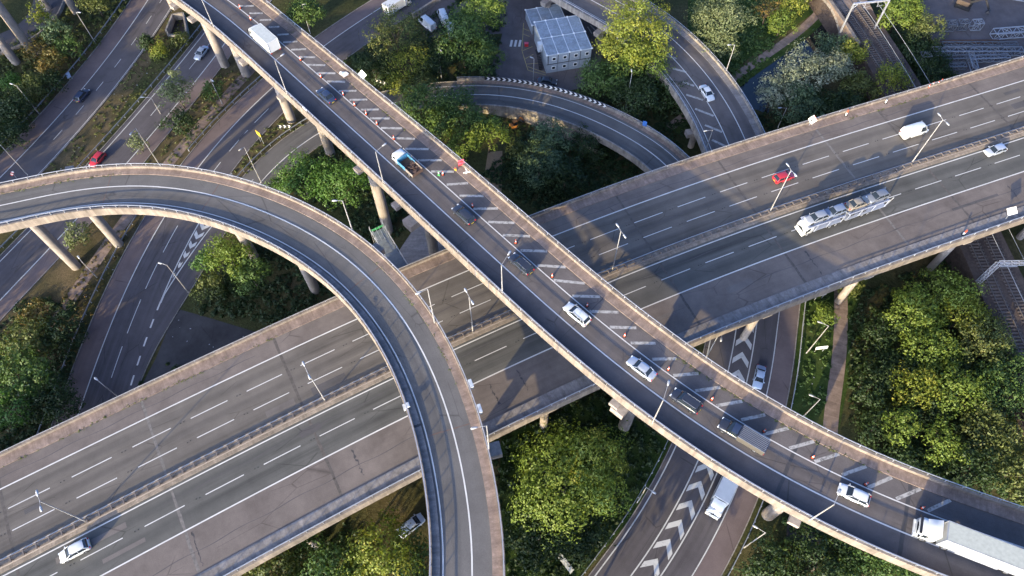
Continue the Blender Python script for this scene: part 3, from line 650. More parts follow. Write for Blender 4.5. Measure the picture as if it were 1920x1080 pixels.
def car(kind, m, label, pos, ang, name='car', cat='car', scale=1.0, rails=False, roofm=None, plates=True, group=None):
    L, W, H, bz, f0, f1, f2, f3, zf, zr = CAR[kind]; L *= scale
    X = lambda f: L/2-f*L; w = W/2
    root = thing(name, label, cat, tuple(pos), ang, group)
    st = [(X(0), .70*w, .34, zf-.22), (X(.012), .80*w, .24, zf-.10), (X(.045), .92*w, .18, zf), (X(.11), .985*w, .17, zf+.6*(bz-zf)*.5), (X(f0), w, .17, bz),
          (X(.5), w, .17, bz+.01), (X(min(f3, .93)-.02), .995*w, .18, bz+.01 if kind != 'saloon' else bz)]
    if kind == 'saloon': st += [(X(f3), .985*w, .18, bz), (X(.965), .93*w, .2, zr)]
    else: st += [(X(.965), .95*w, .2, zr+.02)]
    st += [(X(.99), .86*w, .26, zr-.08), (X(1), .76*w, .36, zr-.22)]
    hull(st, m, root)
    wb, wt = .93*w, .76*w; zt = H-.02; b = bz-.02
    A0, A1 = (X(f0), b), (X(f1), zt); B0, B1 = (X(f3), b), (X(f2), zt)
    g = MB(); patch(g, (A0[0], wb*.93, b), (A0[0], -wb*.93, b), (A1[0], -wt*.95, zt), (A1[0], wt*.95, zt), 6, 3, (.09, 0, .02)); g.build('windscreen', M_GLASS, root, True, False)
    g = MB(); patch(g, (B0[0], -wb*.93, b), (B0[0], wb*.93, b), (B1[0], wt*.95, zt), (B1[0], -wt*.95, zt), 6, 3, (-.05, 0, .02)); g.build('rear_window', M_GLASS if kind != 'van' else m, root, True, False)
    for s in (1, -1):
        g = MB(); xm = A1[0]-(A1[0]-B1[0])*.24 if kind == 'van' else B1[0]; xb = A0[0]-(A0[0]-B0[0])*.3 if kind == 'van' else B0[0]
        patch(g, (A0[0]-.06, s*wb, b), (xb+.06, s*wb, b), (xm+.03, s*wt, zt), (A1[0]-.03, s*wt, zt), 4, 3, (0, s*.03, 0)); g.build('side_window', M_GLASS, root, True, False)
        if kind == 'van':
            g = MB(); patch(g, (xb+.06, s*wb, b), (B0[0], s*wb, b), (B1[0], s*wt, zt), (xm+.03, s*wt, zt), 4, 3, (0, s*.05, 0)); g.build('side_panel', m, root, True, False)
    p = MB()
    for s in (1, -1):
        p.bar((A0[0]+.02, s*wb*.97, b), (A1[0], s*wt*.98, zt), .08, .07); p.bar((B0[0]-.02, s*wb*.97, b), (B1[0], s*wt*.98, zt), .1, .1)
        if kind != 'van':
            xm = (A1[0]+B1[0])/2; p.bar((xm+.03, s*(wb+.012), b), (xm, s*(wt+.012), zt), .09, .03)
            if kind in ('estate', 'suv', 'mpv'): x2 = xm-(A1[0]-B1[0])*.29; p.bar((x2-.05, s*(wb+.012), b), (x2, s*(wt+.012), zt), .09, .03)
    p.build('pillars', m, root, world=False)
    rf = MB(); nx, ny = 8, 6; i = len(rf.v)
    for j in range(ny+1):
        for k in range(nx+1):
            u, v = k/nx, j/ny; x = A1[0]+.07-(A1[0]-B1[0]+.12)*u; y = (v-.5)*2*(wt+.03)
            z = H+.0+.05*(1-(2*u-1)**2)+.035*(1-(2*v-1)**4)-.03
            if j in (0, ny): z -= .06
            if k in (0, nx): z -= .03
            rf.v.append((x, y, z))
    for j in range(ny):
        for k in range(nx): q = i+j*(nx+1)+k; rf.face((q, q+1, q+nx+2, q+nx+1))
    rf.build('roof', roofm or m, root, True, False)
    if rails:
        for s in (1, -1): r_ = MB(); r_.bar((A1[0]-.1, s*wt*.92, H+.06), (B1[0]+.1, s*wt*.92, H+.06), .05, .05); r_.build('roof_rail', M_RIM, root, world=False)
    xr = .31 if kind != 'van' else .34
    for fx in (.185, .80):
        for s in (1, -1): wheel(root, X(fx), s*(w-.10), xr)
    ar = MB()
    for fx in (.185, .80):
        for s in (1, -1): ar.tube((X(fx), s*(w-.23), xr), (X(fx), s*(w+.004), xr), xr+.06, xr+.05, 14)
    ar.build('wheel_arch', M_UNDER, root, world=False)
    for s in (1, -1):
        h = MB(); h.box((X(.03), s*w*.66, zf-.10), (.22, .34, .14), -s*.35); h.build('headlight', M_HLAMP, root, world=False)
        h = MB(); h.box((X(.985), s*w*.74, zr-.12), (.12, .24, .18), s*.2); h.build('tail_light', M_RLAMP, root, world=False)
        h = MB(); h.box((A0[0]-.18, s*(w+.09), bz+.03), (.12, .2, .14)); h.build('door_mirror', m, root, world=False)
    h = MB(); h.box((X(1)-.012, 0, .55), (.02, .52, .11)); h.build('number_plate', M_PLATE, root, world=False)
    h = MB(); h.box((X(0)+.012, 0, .42), (.02, .52, .11)); h.build('number_plate', M_PLATEW, root, world=False)
    return root
def cabin(root, x0, L, W, zb, zt, m, slope=.25, nose=0):
    """forward-control lorry cab, front at x0"""
    w = W/2; st = []
    for x, k, t in ((x0, .86, -.75), (x0-.06, .95, -.5), (x0-.2, .99, -.12), (x0-.45, 1, -.02), (x0-L*.6, 1, 0), (x0-L+.06, .99, 0), (x0-L, .96, -.05)):
        st.append((x, w*k, zb, zt+t))
    hull(st, m, root, 'cab')
    g = MB(); zc = zb+(zt-zb)*.5
    patch(g, (x0+.02, w*.84, zc-.15), (x0+.02, -w*.84, zc-.15), (x0-.26, -w*.80, zt-.16), (x0-.26, w*.80, zt-.16), 6, 3, (.12, 0, .03)); g.build('windscreen', M_GLASS, root, True, False)
    for s in (1, -1):
        g = MB(); patch(g, (x0-.35, s*w*1.005, zc), (x0-1.2, s*w*1.005, zc), (x0-1.15, s*w*.985, zt-.3), (x0-.5, s*w*.985, zt-.3), 2, 2, (0, s*.02, 0)); g.build('side_window', M_GLASS, root, True, False)
        g = MB(); g.box((x0-.1, s*(w+.16), zc+.35), (.12, .24, .5)); g.build('door_mirror', M_DARK, root, world=False)
        g = MB(); g.box((x0+.02, s*w*.7, zb+.3), (.1, .36, .2)); g.build('headlight', M_HLAMP, root, world=False)
    g = MB(); g.box((x0+.06, 0, zb+.12), (.16, W*.94, .3)); g.build('bumper', m, root, world=False)
def boxbody(root, x0, L, W, zb, zt, m, rm=None, name='box_body'):
    b = MB(); b.box((x0-L/2, 0, (zb+zt)/2), (L, W, zt-zb)); b.build(name, m, root, world=False)
    r_ = MB()
    r_.box((x0-L/2, 0, zt+.02), (L-.14, W-.14, .04)); r_.build('roof_panel', rm or m, root, world=False)
    t = MB()
    for s in (1, -1):
        t.box((x0-L/2, s*(W/2), zt), (L+.04, .09, .09)); t.box((x0-L/2, s*W/2, zb+.04), (L+.02, .07, .1))
    for x in (x0, x0-L):
        t.box((x, 0, zt), (.09, W+.04, .088))
        for s in (1, -1): t.box((x, s*W/2, (zb+zt)/2), (.085, .085, zt-zb-.1))
    t.build('frame_trim', M_STEEL_W if m is not PW else plain('white_trim', (.62, .62, .6), .5), root, world=False)
    for s in (1, -1): g = MB(); g.box((x0-L-.05, s*W*.42, zb-.12), (.06, .3, .16)); g.build('tail_light', M_RLAMP, root, world=False)
def chassis(root, x0, x1, axles, W=2.3, r=.48, z=.85):
    c = MB(); c.box(((x0+x1)/2, 0, z), (x0-x1, 1.1, .26))
    c.box(((x0+x1)/2+.3, W/2-.35, z-.15), (1.3, .5, .45)); c.box(((x0+x1)/2+.3, -W/2+.35, z-.15), (1.0, .5, .45)); c.build('chassis', M_UNDER, root, world=False)
    for x in axles:
        for s in (1, -1): wheel(root, x, s*(W/2-.16), r, .3)
def on(path, px, py, h, zref, dirn=1):
    """place by the visible pixel of a point h above the road"""
    p = U(px, py, zref+h); d, o = path.proj(p); p = path.at(d, o); q = U(px, py, p[2]+h); d, o = path.proj(q)
    return path.at(d, o, .012), path.ang(d)+(0 if dirn > 0 else math.pi)
V = []
def put(kind, m, label, path, px, py, h=.75, zref=8.0, dirn=-1, **k):
    p, a = on(path, px, py, h, zref, dirn); return car(kind, m, label, p, a, **k)
put('saloon', PNV, 'dark blue saloon behind the box truck, uppermost car on the flyover', PB, 611, 178)
put('estate', PBK, 'black car with yellow rear plate just behind the blue and white tipper', PB, 869, 401)
put('estate', PBK, 'dark estate car with shiny roof rails under the flyover lamp arm', PB, 977, 494, rails=True)
put('estate', PW, 'white estate car with silver roof rails on the flyover', PB, 1082, 588, rails=True)
put('saloon', PSV, 'silver saloon on the flyover, between white estate and dark jeep', PB, 1203, 690)
put('suv', PBK, 'dark off-road car with bright roof rails ahead of the ribbed pickup', PB, 1287, 751, h=.9, rails=True)
put('hatch', PW, 'white hatchback ahead of the articulated lorry on the flyover', PB, 1602, 927)
put('van', PW, 'white panel van on the far motorway carriageway', PM, 1716, 243, h=1.25, zref=0, dirn=1, name='van', cat='van', roofm=plain('van_roof_grey', (.60, .62, .60), .5))
put('hatch', PRD, 'red hatchback on the far motorway carriageway behind a twin lamp', PM, 1470, 331, zref=0, dirn=1)
put('hatch', PSV, 'silver car beside the central barrier near the right edge', PM, 1867, 281, zref=0)
put('hatch', PW, 'white car on the near motorway carriageway, bottom left corner', PM, 139, 1032, zref=0)
put('saloon', PW, 'white car on the hatched canal side viaduct at upper right', PD, 1326, 173, zref=-8.2, dirn=1)
put('saloon', PBL, 'pale blue saloon beside the big chevrons under the flyover', P5, 1424, 706, zref=G)
put('saloon', PSV, 'silver car on the lower left street near the flyover columns', P2, 377, 98, zref=G)
put('hatch', PNV, 'dark car on the shaded far left street', P1, 153, 178, zref=G, dirn=1)
put('hatch', PRD, 'red car on the street just above the loop flyover', P2, 182, 298, zref=G)
p = U(770, 984, G+1.2); p[2] = G+.01; car('mpv', paint('pale_parked_paint', (.62, .68, .76)), 'pale people carrier parked in deep shade beneath the motorway edge', p, math.radians(38), scale=1.06)
p = U(1026, 151, G+.8); p[2] = G+.01; car('saloon', PBK, 'dark car parked behind the chevron wall sign', p, math.radians(-8))
def van_at(px, py, ang, label): p = U(px, py, G+1.2); p[2] = G+.01; return car('van', PW, label, p, math.radians(ang), name='van', cat='van', group='vans parked below the upper street wall')
van_at(831, 30, 108, 'white van parked highest, close below the brown street wall'); van_at(801, 42, 130, 'white van parked half hidden behind the tree tops, leftmost of the three'); van_at(846, 55, 100, 'white van parked nearest the dark green trees')
# ---- box truck on the flyover
p, a = on(PB, 489, 60, 3.0, 6.5, -1); p += np.append(PB.tan(PB.proj(p)[0])*.0, 0)
t = thing('box_truck', 'white box truck at the top of the diagonal flyover', 'truck', tuple(p), a)
cabin(t, 3.6, 1.7, 2.2, .55, 2.5, PW); boxbody(t, 1.8, 6.0, 2.4, .95, 3.35, PW, plain('grp_roof_grey', (.42, .43, .40), .7)); chassis(t, 1.9, -4.0, (2.6, -2.5), 2.2, .42)
# ---- tipper
p, a = on(PB, 764, 307, 1.4, 7.6, -1)
t = thing('tipper_truck', 'white cabbed tipper truck with bright blue body and rusty load', 'tipper truck', tuple(p), a)
cabin(t, 3.15, 1.6, 2.2, .6, 2.45, PW)
b = MB(); b.box((-.75, 0, 1.08), (4.3, 2.25, .14)); b.build('tipper_floor', M_RUST, t, world=False)
for s in (1, -1):
    b = MB(); b.box((-.75+1.05, s*1.12, 1.5), (2.2, .09, .8)); b.build('side_board', PCY, t, world=False)
    b = MB(); b.box((-.75-1.1, s*1.12, 1.45), (2.1, .085, .7)); b.build('side_board', plain('dusty_steel', (.22, .18, .15), .8), t, world=False)
b = MB(); b.box((1.42, 0, 1.6), (.14, 2.3, 1.0)); b.box((1.3, 0, 2.12), (.3, 2.3, .08)); b.build('headboard', PCY, t, world=False)
b = MB(); b.box((-2.9, 0, 1.42), (.1, 2.2, .65)); b.build('tailgate', M_RUST, t, world=False)
b = MB()
rr = random.Random(3)
for k in range(46): b.box((-.2-rr.random()*2.5, rr.uniform(-.9, .9), 1.2+rr.random()*.35), (rr.uniform(.2, .6), rr.uniform(.2, .6), rr.uniform(.1, .4)), rr.uniform(0, 3))
for k in range(5): b.tube((rr.uniform(-2.6, .6), rr.uniform(-.9, .9), 1.4), (rr.uniform(-2.6, .6), rr.uniform(-.9, .9), 1.75), .05, .04, 6)
lo = b.build('scrap_load', M_RUST, t, world=False); lo['kind'] = 'stuff'
chassis(t, 2.6, -2.7, (2.2, -1.6), 2.1, .42)
# ---- ribbed pickup truck
p, a = on(PB, 1393, 815, 1.1, 7.8, -1)
t = thing('pickup_truck', 'long dark pickup truck with ribbed load cover on the flyover', 'pickup truck', tuple(p), a)
w_ = .98
hull([(3.5, .7*w_, .4, .75), (3.45, .84*w_, .3, .9), (3.25, .95*w_, .26, 1.0), (2.9, w_, .25, 1.06), (2.25, w_, .25, 1.12), (1.0, w_, .25, 1.13), (-.1, w_, .25, 1.13), (-.25, .98*w_, .3, 1.05)], PBK, t)
g = MB(); patch(g, (2.3, .88, 1.1), (2.3, -.88, 1.1), (1.55, -.74, 1.8), (1.55, .74, 1.8), 6, 3, (.1, 0, .03)); g.build('windscreen', M_GLASS, t, True, False)
for s in (1, -1):
    g = MB(); patch(g, (2.2, s*.93, 1.1), (.75, s*.93, 1.1), (.78, s*.76, 1.8), (1.5, s*.76, 1.8), 4, 2, (0, s*.03, 0)); g.build('side_window', M_GLASS, t, True, False)
    g = MB(); g.box((2.05, s*1.08, 1.2), (.14, .22, .18)); g.build('door_mirror', PBK, t, world=False)
    g = MB(); g.box((3.35, s*.7, .85), (.2, .36, .18)); g.build('headlight', M_HLAMP, t, world=False)
    g = MB(); g.box((-3.55, s*.86, .9), (.08, .14, .36)); g.build('tail_light', M_RLAMP, t, world=False)
    g = MB(); g.box((-1.5, s*.985, 1.2), (4.0, .06, 1.3)); g.build('side_board', plain('drab_olive_side', (.085, .075, .06), .5), t, world=False)
    g = MB(); g.box((-1.5, s*1.0, 1.87), (4.04, .07, .07)); g.build('side_rail', M_RIM, t, world=False)
g = MB(); patch(g, (1.6, .78, 1.8), (1.6, -.78, 1.8), (.7, -.78, 1.8), (.7, .78, 1.8), 4, 4, (0, 0, .08)); g.build('roof', PNV, t, True, False)
g = MB(); g.box((.58, 0, 1.4), (.1, 1.8, .9)); g.build('cab_back', PBK, t, world=False)
g = MB(); g.box((-1.5, 0, 1.82), (4.0, 1.9, .06)); g.box((-3.5, 0, 1.15), (.08, 1.9, 1.3)); g.box((-1.8, 0, .62), (3.5, 1.7, .3)); g.build('load_bed', PNV, t, world=False)
for k in range(7):
    g = MB(); g.bar((.46, -.78+k*.26, 1.875), (-3.45, -.78+k*.26, 1.875), .06, .06); g.build('cover_rib', plain('rib_grey', (.17, .18, .20), .5), t, world=False)
for x in (2.55, -2.3):
    for s in (1, -1): wheel(t, x, s*.86, .36, .24)
# ---- articulated lorry
p, a = on(PB, 1742, 993, 1.9, 7.6, -1)
t = thing('articulated_lorry', 'white articulated lorry with cream trailer at the lower right corner', 'lorry', tuple(p), a)
cabin(t, 1.3, 2.2, 2.45, .55, 2.75, PW)
b = MB()     # wind deflector rising to the trailer
patch(b, (.55, 1.05, 2.72), (.55, -1.05, 2.72), (-.85, -1.15, 3.75), (-.85, 1.15, 3.75), 4, 5, (.12, 0, .22))
for s in (1, -1): b.poly([(.55, s*1.05, 2.72), (-.85, s*1.15, 3.75), (-.85, s*1.15, 2.7)])
b.poly([(-.85, 1.15, 3.75), (-.85, -1.15, 3.75), (-.85, -1.15, 2.7), (-.85, 1.15, 2.7)]); b.build('wind_deflector', PW, t, True, False)
g = MB(); g.box((1.25, 0, 2.62), (.3, 2.3, .1)); g.build('sun_visor', M_DARK, t, world=False)
boxbody(t, -1.35, 13.4, 2.55, 1.15, 3.95, paint('trailer_white', (.46, .455, .43)), plain('trailer_roof_cream', (.40, .40, .34), .7), 'trailer')
chassis(t, .8, -3.4, (.1, -2.6), 2.4, .5); chassis(t, -4, -14.6, (-10.2, -11.5, -12.8), 2.4, .5)
for s in (1, -1): g = MB(); g.box((-6.5, s*1.2, .78), (5.2, .05, .55)); g.build('side_guard', plain('guard_grey', (.4, .4, .4), .5), t, world=False)
# ---- lorry on the lower road
p, a = on(P5, 1346, 947, 2.3, G, -1)
t = thing('lorry', 'white rigid lorry passing beneath the diagonal flyover beside big chevrons', 'lorry', tuple(p), a)
cabin(t, 1.6, 2.1, 2.4, .55, 2.7, PW); g = MB(); patch(g, (.9, .95, 2.68), (.9, -.95, 2.68), (-.5, -1.1, 3.4), (-.5, 1.1, 3.4), 4, 4, (.1, 0, .2))
for s in (1, -1): g.poly([(.9, s*.95, 2.68), (-.5, s*1.1, 3.4), (-.5, s*1.1, 2.65)])
g.build('wind_deflector', PW, t, True, False); g = MB(); g.box((.25, 0, 2.98), (.5, .8, .05)); g.build('roof_hatch', M_GLASS, t, world=False)
boxbody(t, -.65, 8.6, 2.5, 1.05, 3.7, PW); chassis(t, 1.2, -9.0, (.7, -5.6, -6.9), 2.35, .5)
# ---- lorry at the top
p = U(745, 8, G+1.6); d, o = P3.proj(p); p = P3.at(d, o, .01)
t = thing('lorry', 'white lorry driving up the street at the top edge', 'lorry', tuple(p), P3.ang(d))
cabin(t, 3.6, 1.8, 2.3, .55, 2.5, PW); boxbody(t, 1.65, 5.4, 2.4, 1.0, 3.2, PW); chassis(t, 2.6, -3.6, (2.7, -2.2), 2.3, .46)
# ---- car transporter on the motorway
p, a = on(PM, 1512, 424, 1.6, 0, -1)
t = thing('car_transporter', 'long white cabbed car transporter loaded with cars on the near carriageway', 'car transporter', tuple(p), a)
cabin(t, 1.2, 1.9, 2.45, .55, 2.7, PW); MS_ = plain('transporter_steel', (.34, .36, .42), .5, .2)
chassis(t, .8, -7.0, (.2, -4.6, -5.8), 2.4, .46); chassis(t, -8, -16.4, (-11.5, -12.7), 2.4, .46)
for x0, x1, z in ((-.9, -6.8, 1.15), (-7.6, -16.4, 1.0)): g = MB(); g.box(((x0+x1)/2, 0, z), (x0-x1, 2.5, .12)); g.build('lower_deck', MS_, t, world=False)
for x0, x1, za, zb in ((.9, -6.8, 2.95, 2.75), (-7.6, -16.2, 2.7, 2.85)):
    g = MB()
    for s in (1, -1):
        g.bar((x0, s*1.05, za), (x1, s*1.05, zb), .55, .08); g.bar((x0, s*1.25, za+.12), (x1, s*1.25, zb+.12), .06, .16)
    g.build('upper_deck', MS_, t, world=False)
for x in (-1.0, -3.6, -6.6, -7.8, -10.4, -13.2, -16.0):
    for s in (1, -1): g = MB(); g.bar((x, s*1.22, 1.0), (x-.3, s*1.22, 2.85), .12, .12); g.build('deck_post', MS_, t, world=False)
for s in (1, -1): g = MB(); g.bar((-16.0, s*1.2, 1.0), (-17.0, s*1.2, 3.2), .1, .16); g.build('ramp', M_STEEL, t, world=False)
def ride(kind, m, x, z, label, pitch=0, flip=False):
    ca, sa = math.cos(a), math.sin(a); o = car(kind, m, label, (p[0]+x*ca, p[1]+x*sa, p[2]+z), a+(math.pi if flip else 0), group='cars carried on the transporter'); return o
ride('hatch', paint('dull_silver_paint', (.30, .31, .33), .2), -1.3, 2.93, 'silver car carried above the transporter cab'); ride('hatch', paint('dull_blue_paint', (.22, .25, .31), .2), -5.2, 2.84, 'pale blue car second on the transporter top deck')
ride('saloon', paint('dull_tan_paint', (.25, .21, .16)), -10.0, 2.82, 'tan car third on the transporter top deck', flip=True); ride('hatch', PGR, -14.2, 2.87, 'grey car last on the transporter top deck')
ride('hatch', PNV, -10.6, 1.08, 'dark blue car on the transporter lower deck')
# ================================================================ CONES, SIGNS
def cone_proto(bm, wm):
    r = bpy.data.objects.new('traffic_cone', None); COL.objects.link(r)
    b = MB(); b.box((0, 0, .03), (.42, .42, .06)); b.build('base', M_BLACK if bm is not M_CONEG else M_CONEG, r, world=False)
    b = MB(); b.tube((0, 0, .06), (0, 0, .42), .17, .115, 12); b.tube((0, 0, .68), (0, 0, 1.0), .08, .035, 12); b.build('body', bm, r, True, False)
    b = MB(); b.tube((0, 0, .42), (0, 0, .68), .122, .082, 12); b.build('band', wm, r, True, False); return r
CP = cone_proto(M_ORANGE, M_CONEW); CGp = cone_proto(M_CONEG, M_CONEW); used = [False, False]
def cone(px, py, z, label, group='cones along the closed lane', green=False, path=PB):
    P_ = CGp if green else CP; i = int(green)
    o = P_ if not used[i] else copy_tree(P_); used[i] = True
    p = U(px, py, z); d, of = path.proj(p); zz_ = path.at(d)[2]; p = U(px, py, zz_); o.location = (p[0], p[1], zz_+.01); o.rotation_euler = (0, 0, random.random()*3); o.scale = (1.05,)*3
    return tag(o, label, 'traffic cone', group)
cn = z1([(1352, 48), (1412, 112), (1693, 340), (1807, 437)])+z2([(12, 535), (76, 595), (141, 645), (201, 700), (296, 783)])+z5([(738, 84), (981, 288), (1186, 478), (1382, 643), (1592, 812), (1838, 1000)])+z9([(163, 88), (456, 268), (728, 415), (1026, 566), (1343, 700)])
nb = ['beside the box truck nose, topmost in view', 'just above the white box truck', 'just below the white box truck', 'left of the dark blue saloon roof, second below the truck', 'level with the white backed sign',
      'level with the dark blue saloon rear', 'three above the tipper truck', 'two above the tipper truck', 'nearest above the tipper cab', 'beside the first black car', 'above the dark estate car', 'between dark estate and white estate',
      'beside the white estate roof rails', 'above the silver saloon', 'beside the silver saloon tail', 'beside the off-road car tail', 'beside the ribbed pickup bed', 'just behind the ribbed pickup', 'beside the white hatchback bonnet', 'just ahead of the articulated lorry cab']
for (x, y), s in zip(cn, nb): cone(x, y, 8.0, 'orange and white cone '+s)
cone(823, 328, 7.6, 'green and white cone standing in the hatched lane', 'pair of cones standing mid hatching', True); cone(830.5, 328, 7.6, 'orange cone beside the green cone in the hatched lane', 'pair of cones standing mid hatching')
for (x, y), s in zip([(1740, 165), (1747, 161), (1757, 159), (1763, 155)], ['leftmost', 'second', 'third', 'rightmost']): cone(x, y, 0, s+' cone of the row on the motorway verge', 'cones on the motorway verge', path=PM)
def board(root, name, ctr, right, up, w, h, m, th=.04, diamond=False):
    right = np.array(right, float); right /= np.linalg.norm(right); up = np.array(up, float); up /= np.linalg.norm(up); nn = np.cross(right, up)
    P = [(-w/2, -h/2), (w/2, -h/2), (w/2, h/2), (-w/2, h/2)]
    if diamond: P = [(0, -h/2), (w/2, 0), (0, h/2), (-w/2, 0)]
    c = np.array(ctr, float); mb = MB(); i = mb.vs([c+right*x+up*y+nn*th/2 for x, y in P]+[c+right*x+up*y-nn*th/2 for x, y in P])
    mb.face((i, i+1, i+2, i+3)); mb.face((i+7, i+6, i+5, i+4))
    for k in range(4): mb.face((i+k, i+4+k, i+4+(k+1) % 4, i+(k+1) % 4))
    return mb.build(name, m, root)
def mark(root, name, ctr, right, up, polys, m, off):
    right = np.array(right, float); right /= np.linalg.norm(right); up = np.array(up, float); up /= np.linalg.norm(up); nn = np.cross(right, up); c = np.array(ctr, float)+nn*off
    mb = MB()
    for P in polys: mb.poly([c+right*x+up*y for x, y in P])
    return mb.build(name, m, root)
def chev_board(px, z, label, n=3, w=2.6, h=.9, rt=(1, 0, 0), leftward=False):
    p = U(*px, z+1.1); p[2] = z+1.1; root = thing('chevron_sign', label, 'road sign', (p[0], p[1], z)); up = (0, .25, 1)
    board(root, 'board', p, rt, up, w, h, M_SIGNK)
    for k in range(n):
        x = (k+.5)/n*w-w/2-.2; s = -1 if leftward else 1; t_ = .28
        mark(root, 'chevron', p, rt, up, [[(x, -h*.42), (x+t_, -h*.42), (x+t_+.3*s, 0), (x+.3*s, 0)], [(x+.3*s, 0), (x+t_+.3*s, 0), (x+t_, h*.42), (x, h*.42)]], M_SIGNW, .03)
    for s in (-1, 1): q = MB(); r_ = np.array(rt)/np.linalg.norm(rt); a_ = p+r_*s*w*.35+np.array([0, .08, 0]); q.tube((a_[0], a_[1], z), (a_[0], a_[1], z+1.2), .04, .04, 8); q.build('post', M_STEEL_W, root)
chev_board((533, 237), G, 'three chevron board on the grass by the flyover column', 3, 3.0, .75, (1, .02, 0))
chev_board((713, 153), G+1.0, 'three chevron board among shrubs right of the flyover parapet', 3, 3.2, .8, (1, -.5, 0))
# yellow direction sign seen edge on
p = U(492, 268, G); root = thing('direction_sign', 'yellow direction sign on two posts in the triangular verge', 'road sign', tuple(p))
rt = np.array([.75, -.66, 0]); c_ = p+np.array([0, 0, 3.0]); board(root, 'board', c_, rt, (0, 0, 1), 1.5, 1.3, M_SIGNY, .08)
for s in (-1, 1): q = MB(); b_ = p+rt*s*.5; q.tube(b_, (b_[0], b_[1], b_[2]+3.4), .05, .05, 8); q.build('post', M_STEEL_W, root)
# road works diamond on the motorway parapet
p = PM.at(PM.proj(U(1508, 222, 0))[0], 4.4, .1); root = thing('roadworks_sign', 'white diamond temporary sign with narrowing road symbol on the motorway parapet', 'road sign', tuple(p))
toc = np.array([0, 0, CH])-p; toc[2] = 0; rt = np.array([.96, -.25, 0]); up = np.array([0.05, .34, .94]); c_ = p+np.array([0, .35, 1.3]); board(root, 'board', c_, rt, up, 1.75, 2.0, M_SIGNW, .05, True)
mark(root, 'symbol', c_, rt, up, [[(-.42, -.40), (-.2, -.42), (-.02, .25), (-.16, .25)], [(-.14, -.48), (.04, -.48), (.0, -.12), (-.14, -.12)], [(.2, -.5), (.38, -.5), (.28, .52), (.12, .52)]], M_SIGNK, .05)
mark(root, 'border', c_, rt, up, [[(.06, 1.0), (.93, 0), (.85, 0), (0, .96)], [(-.5, -.06), (-.46, -.12), (-.05, .38), (-.1, .42)]], M_RED, .052)
for s in (-1, 1): q = MB(); q.bar(p+np.array([s*.3, .1, 0]), p+np.array([s*.2, .45, 1.2]), .05, .05); q.build('leg', M_STEEL, root)
def marker(px, z, path, off, label, h=1.1, m=M_ORANGE, name='traffic_cylinder'):
    d = path.proj(U(*px, z))[0]; p = path.at(d, off, .1); root = thing(name, label, 'traffic cylinder', tuple(p)); b = MB(); b.box((p[0], p[1], p[2]+.05), (.5, .5, .1)); b.build('base', M_BLACK, root)
    b = MB(); b.tube(p+np.array([0, 0, .1]), p+np.array([0, 0, h*.55]), .15, .15, 12); b.build('lower_body', M_CONEW, root); b = MB(); b.tube(p+np.array([0, 0, h*.55]), p+np.array([0, 0, h]), .15, .13, 12); b.build('upper_body', m, root); return root
marker((1577, 208), 0, PM, 4.3, 'red and white cylinder right of the diamond sign', 1.5); marker((1610, 137), 0, PM, 4.5, 'small white marker post farther along the motorway parapet', .8, M_CONEW)
marker((1799, 434), 0, PM, -27.8, 'red topped marker on the near motorway verge, right side', 1.4)
p = PM.at(PM.proj(U(1878, 404, 0))[0], -27.6, .1); root = thing('site_sign', 'white square panel sign on the near motorway verge at right edge', 'road sign', tuple(p))
c_ = p+np.array([.2, .4, 1.9]); rt = np.array([.75, .1, .2]); up = np.array([-.3, .75, .55]); up -= rt*(up@rt)/(rt@rt); board(root, 'board', c_, rt, up, 1.6, 1.3, M_SIGNW, .06)
mark(root, 'seam', c_, rt, up, [[(-.8, -.03), (.8, -.03), (.8, .03), (-.8, .03)], [(-.03, -.65), (.03, -.65), (.03, .65), (-.03, .65)]], M_SIGNG, .04); q = MB(); q.bar(p, c_, .08, .08); q.build('post', M_STEEL_W, root)
# white backed diamond sign at the far flyover parapet
d = PB.proj(U(686, 150, 7))[0]; p = PB.at(d, EB(d)+.25, .2); root = thing('roadworks_sign', 'white bordered diamond sign standing at the far flyover parapet', 'road sign', tuple(p))
rt = np.array([.98, -.2, 0]); up = np.array([0, .35, .93]); c_ = p+np.array([0, .2, 1.35]); board(root, 'board', c_, rt, up, 1.7, 1.9, M_SIGNW, .05, True); mark(root, 'panel', c_, rt, up, [[(-.28, -.55), (.3, -.55), (.34, .2), (0, .5), (-.34, .2)]], M_SIGNG, .04)
for s in (-1, 1): q = MB(); q.bar(p+rt*.3*s, c_-up*.5+rt*.2*s, .05, .05); q.build('leg', M_STEEL_W, root)
# red slatted board + frame + lamp
d = PB.proj(U(866, 314, 7.6))[0]; p = PB.at(d, EB(d)-.7, .12); root = thing('slatted_sign', 'pinkish red slatted board leaning on the far flyover parapet', 'road sign', tuple(p))
rt = np.array([.93, .36, 0]); up = np.array([-.16, .42, .9]); c_ = p+np.array([.1, .2, .95])
for k in range(4): board(root, 'slat', c_+up*(k-1.5)*.27, rt, up, 1.15, .2, M_PINK if k % 2 else M_RED, .05)
for s in (-1, 1): q = MB(); q.bar(p+rt*.4*s, c_+rt*.4*s+up*.55, .05, .06); q.build('leg', M_RED, root)
d = PB.proj(U(877, 323, 7.6))[0]; p = PB.at(d, EB(d)-.95, .12); root = thing('folded_sign_frame', 'white folded sign frame lying beside the red slatted board', 'sign frame', tuple(p))
for k, (x, y, r_) in enumerate(((0, 0, .4), (.35, -.15, .4), (.15, .3, -1.1))): b = MB(); b.box((p[0]+x, p[1]+y, p[2]+.12+.1*k), (.9, .12, .16), r_); b.build('frame_bar', M_SIGNW, root)
b = MB(); b.box((p[0]+.15, p[1], p[2]+.1), (.5, .4, .12), .4); b.build('foot', M_DARK, root)
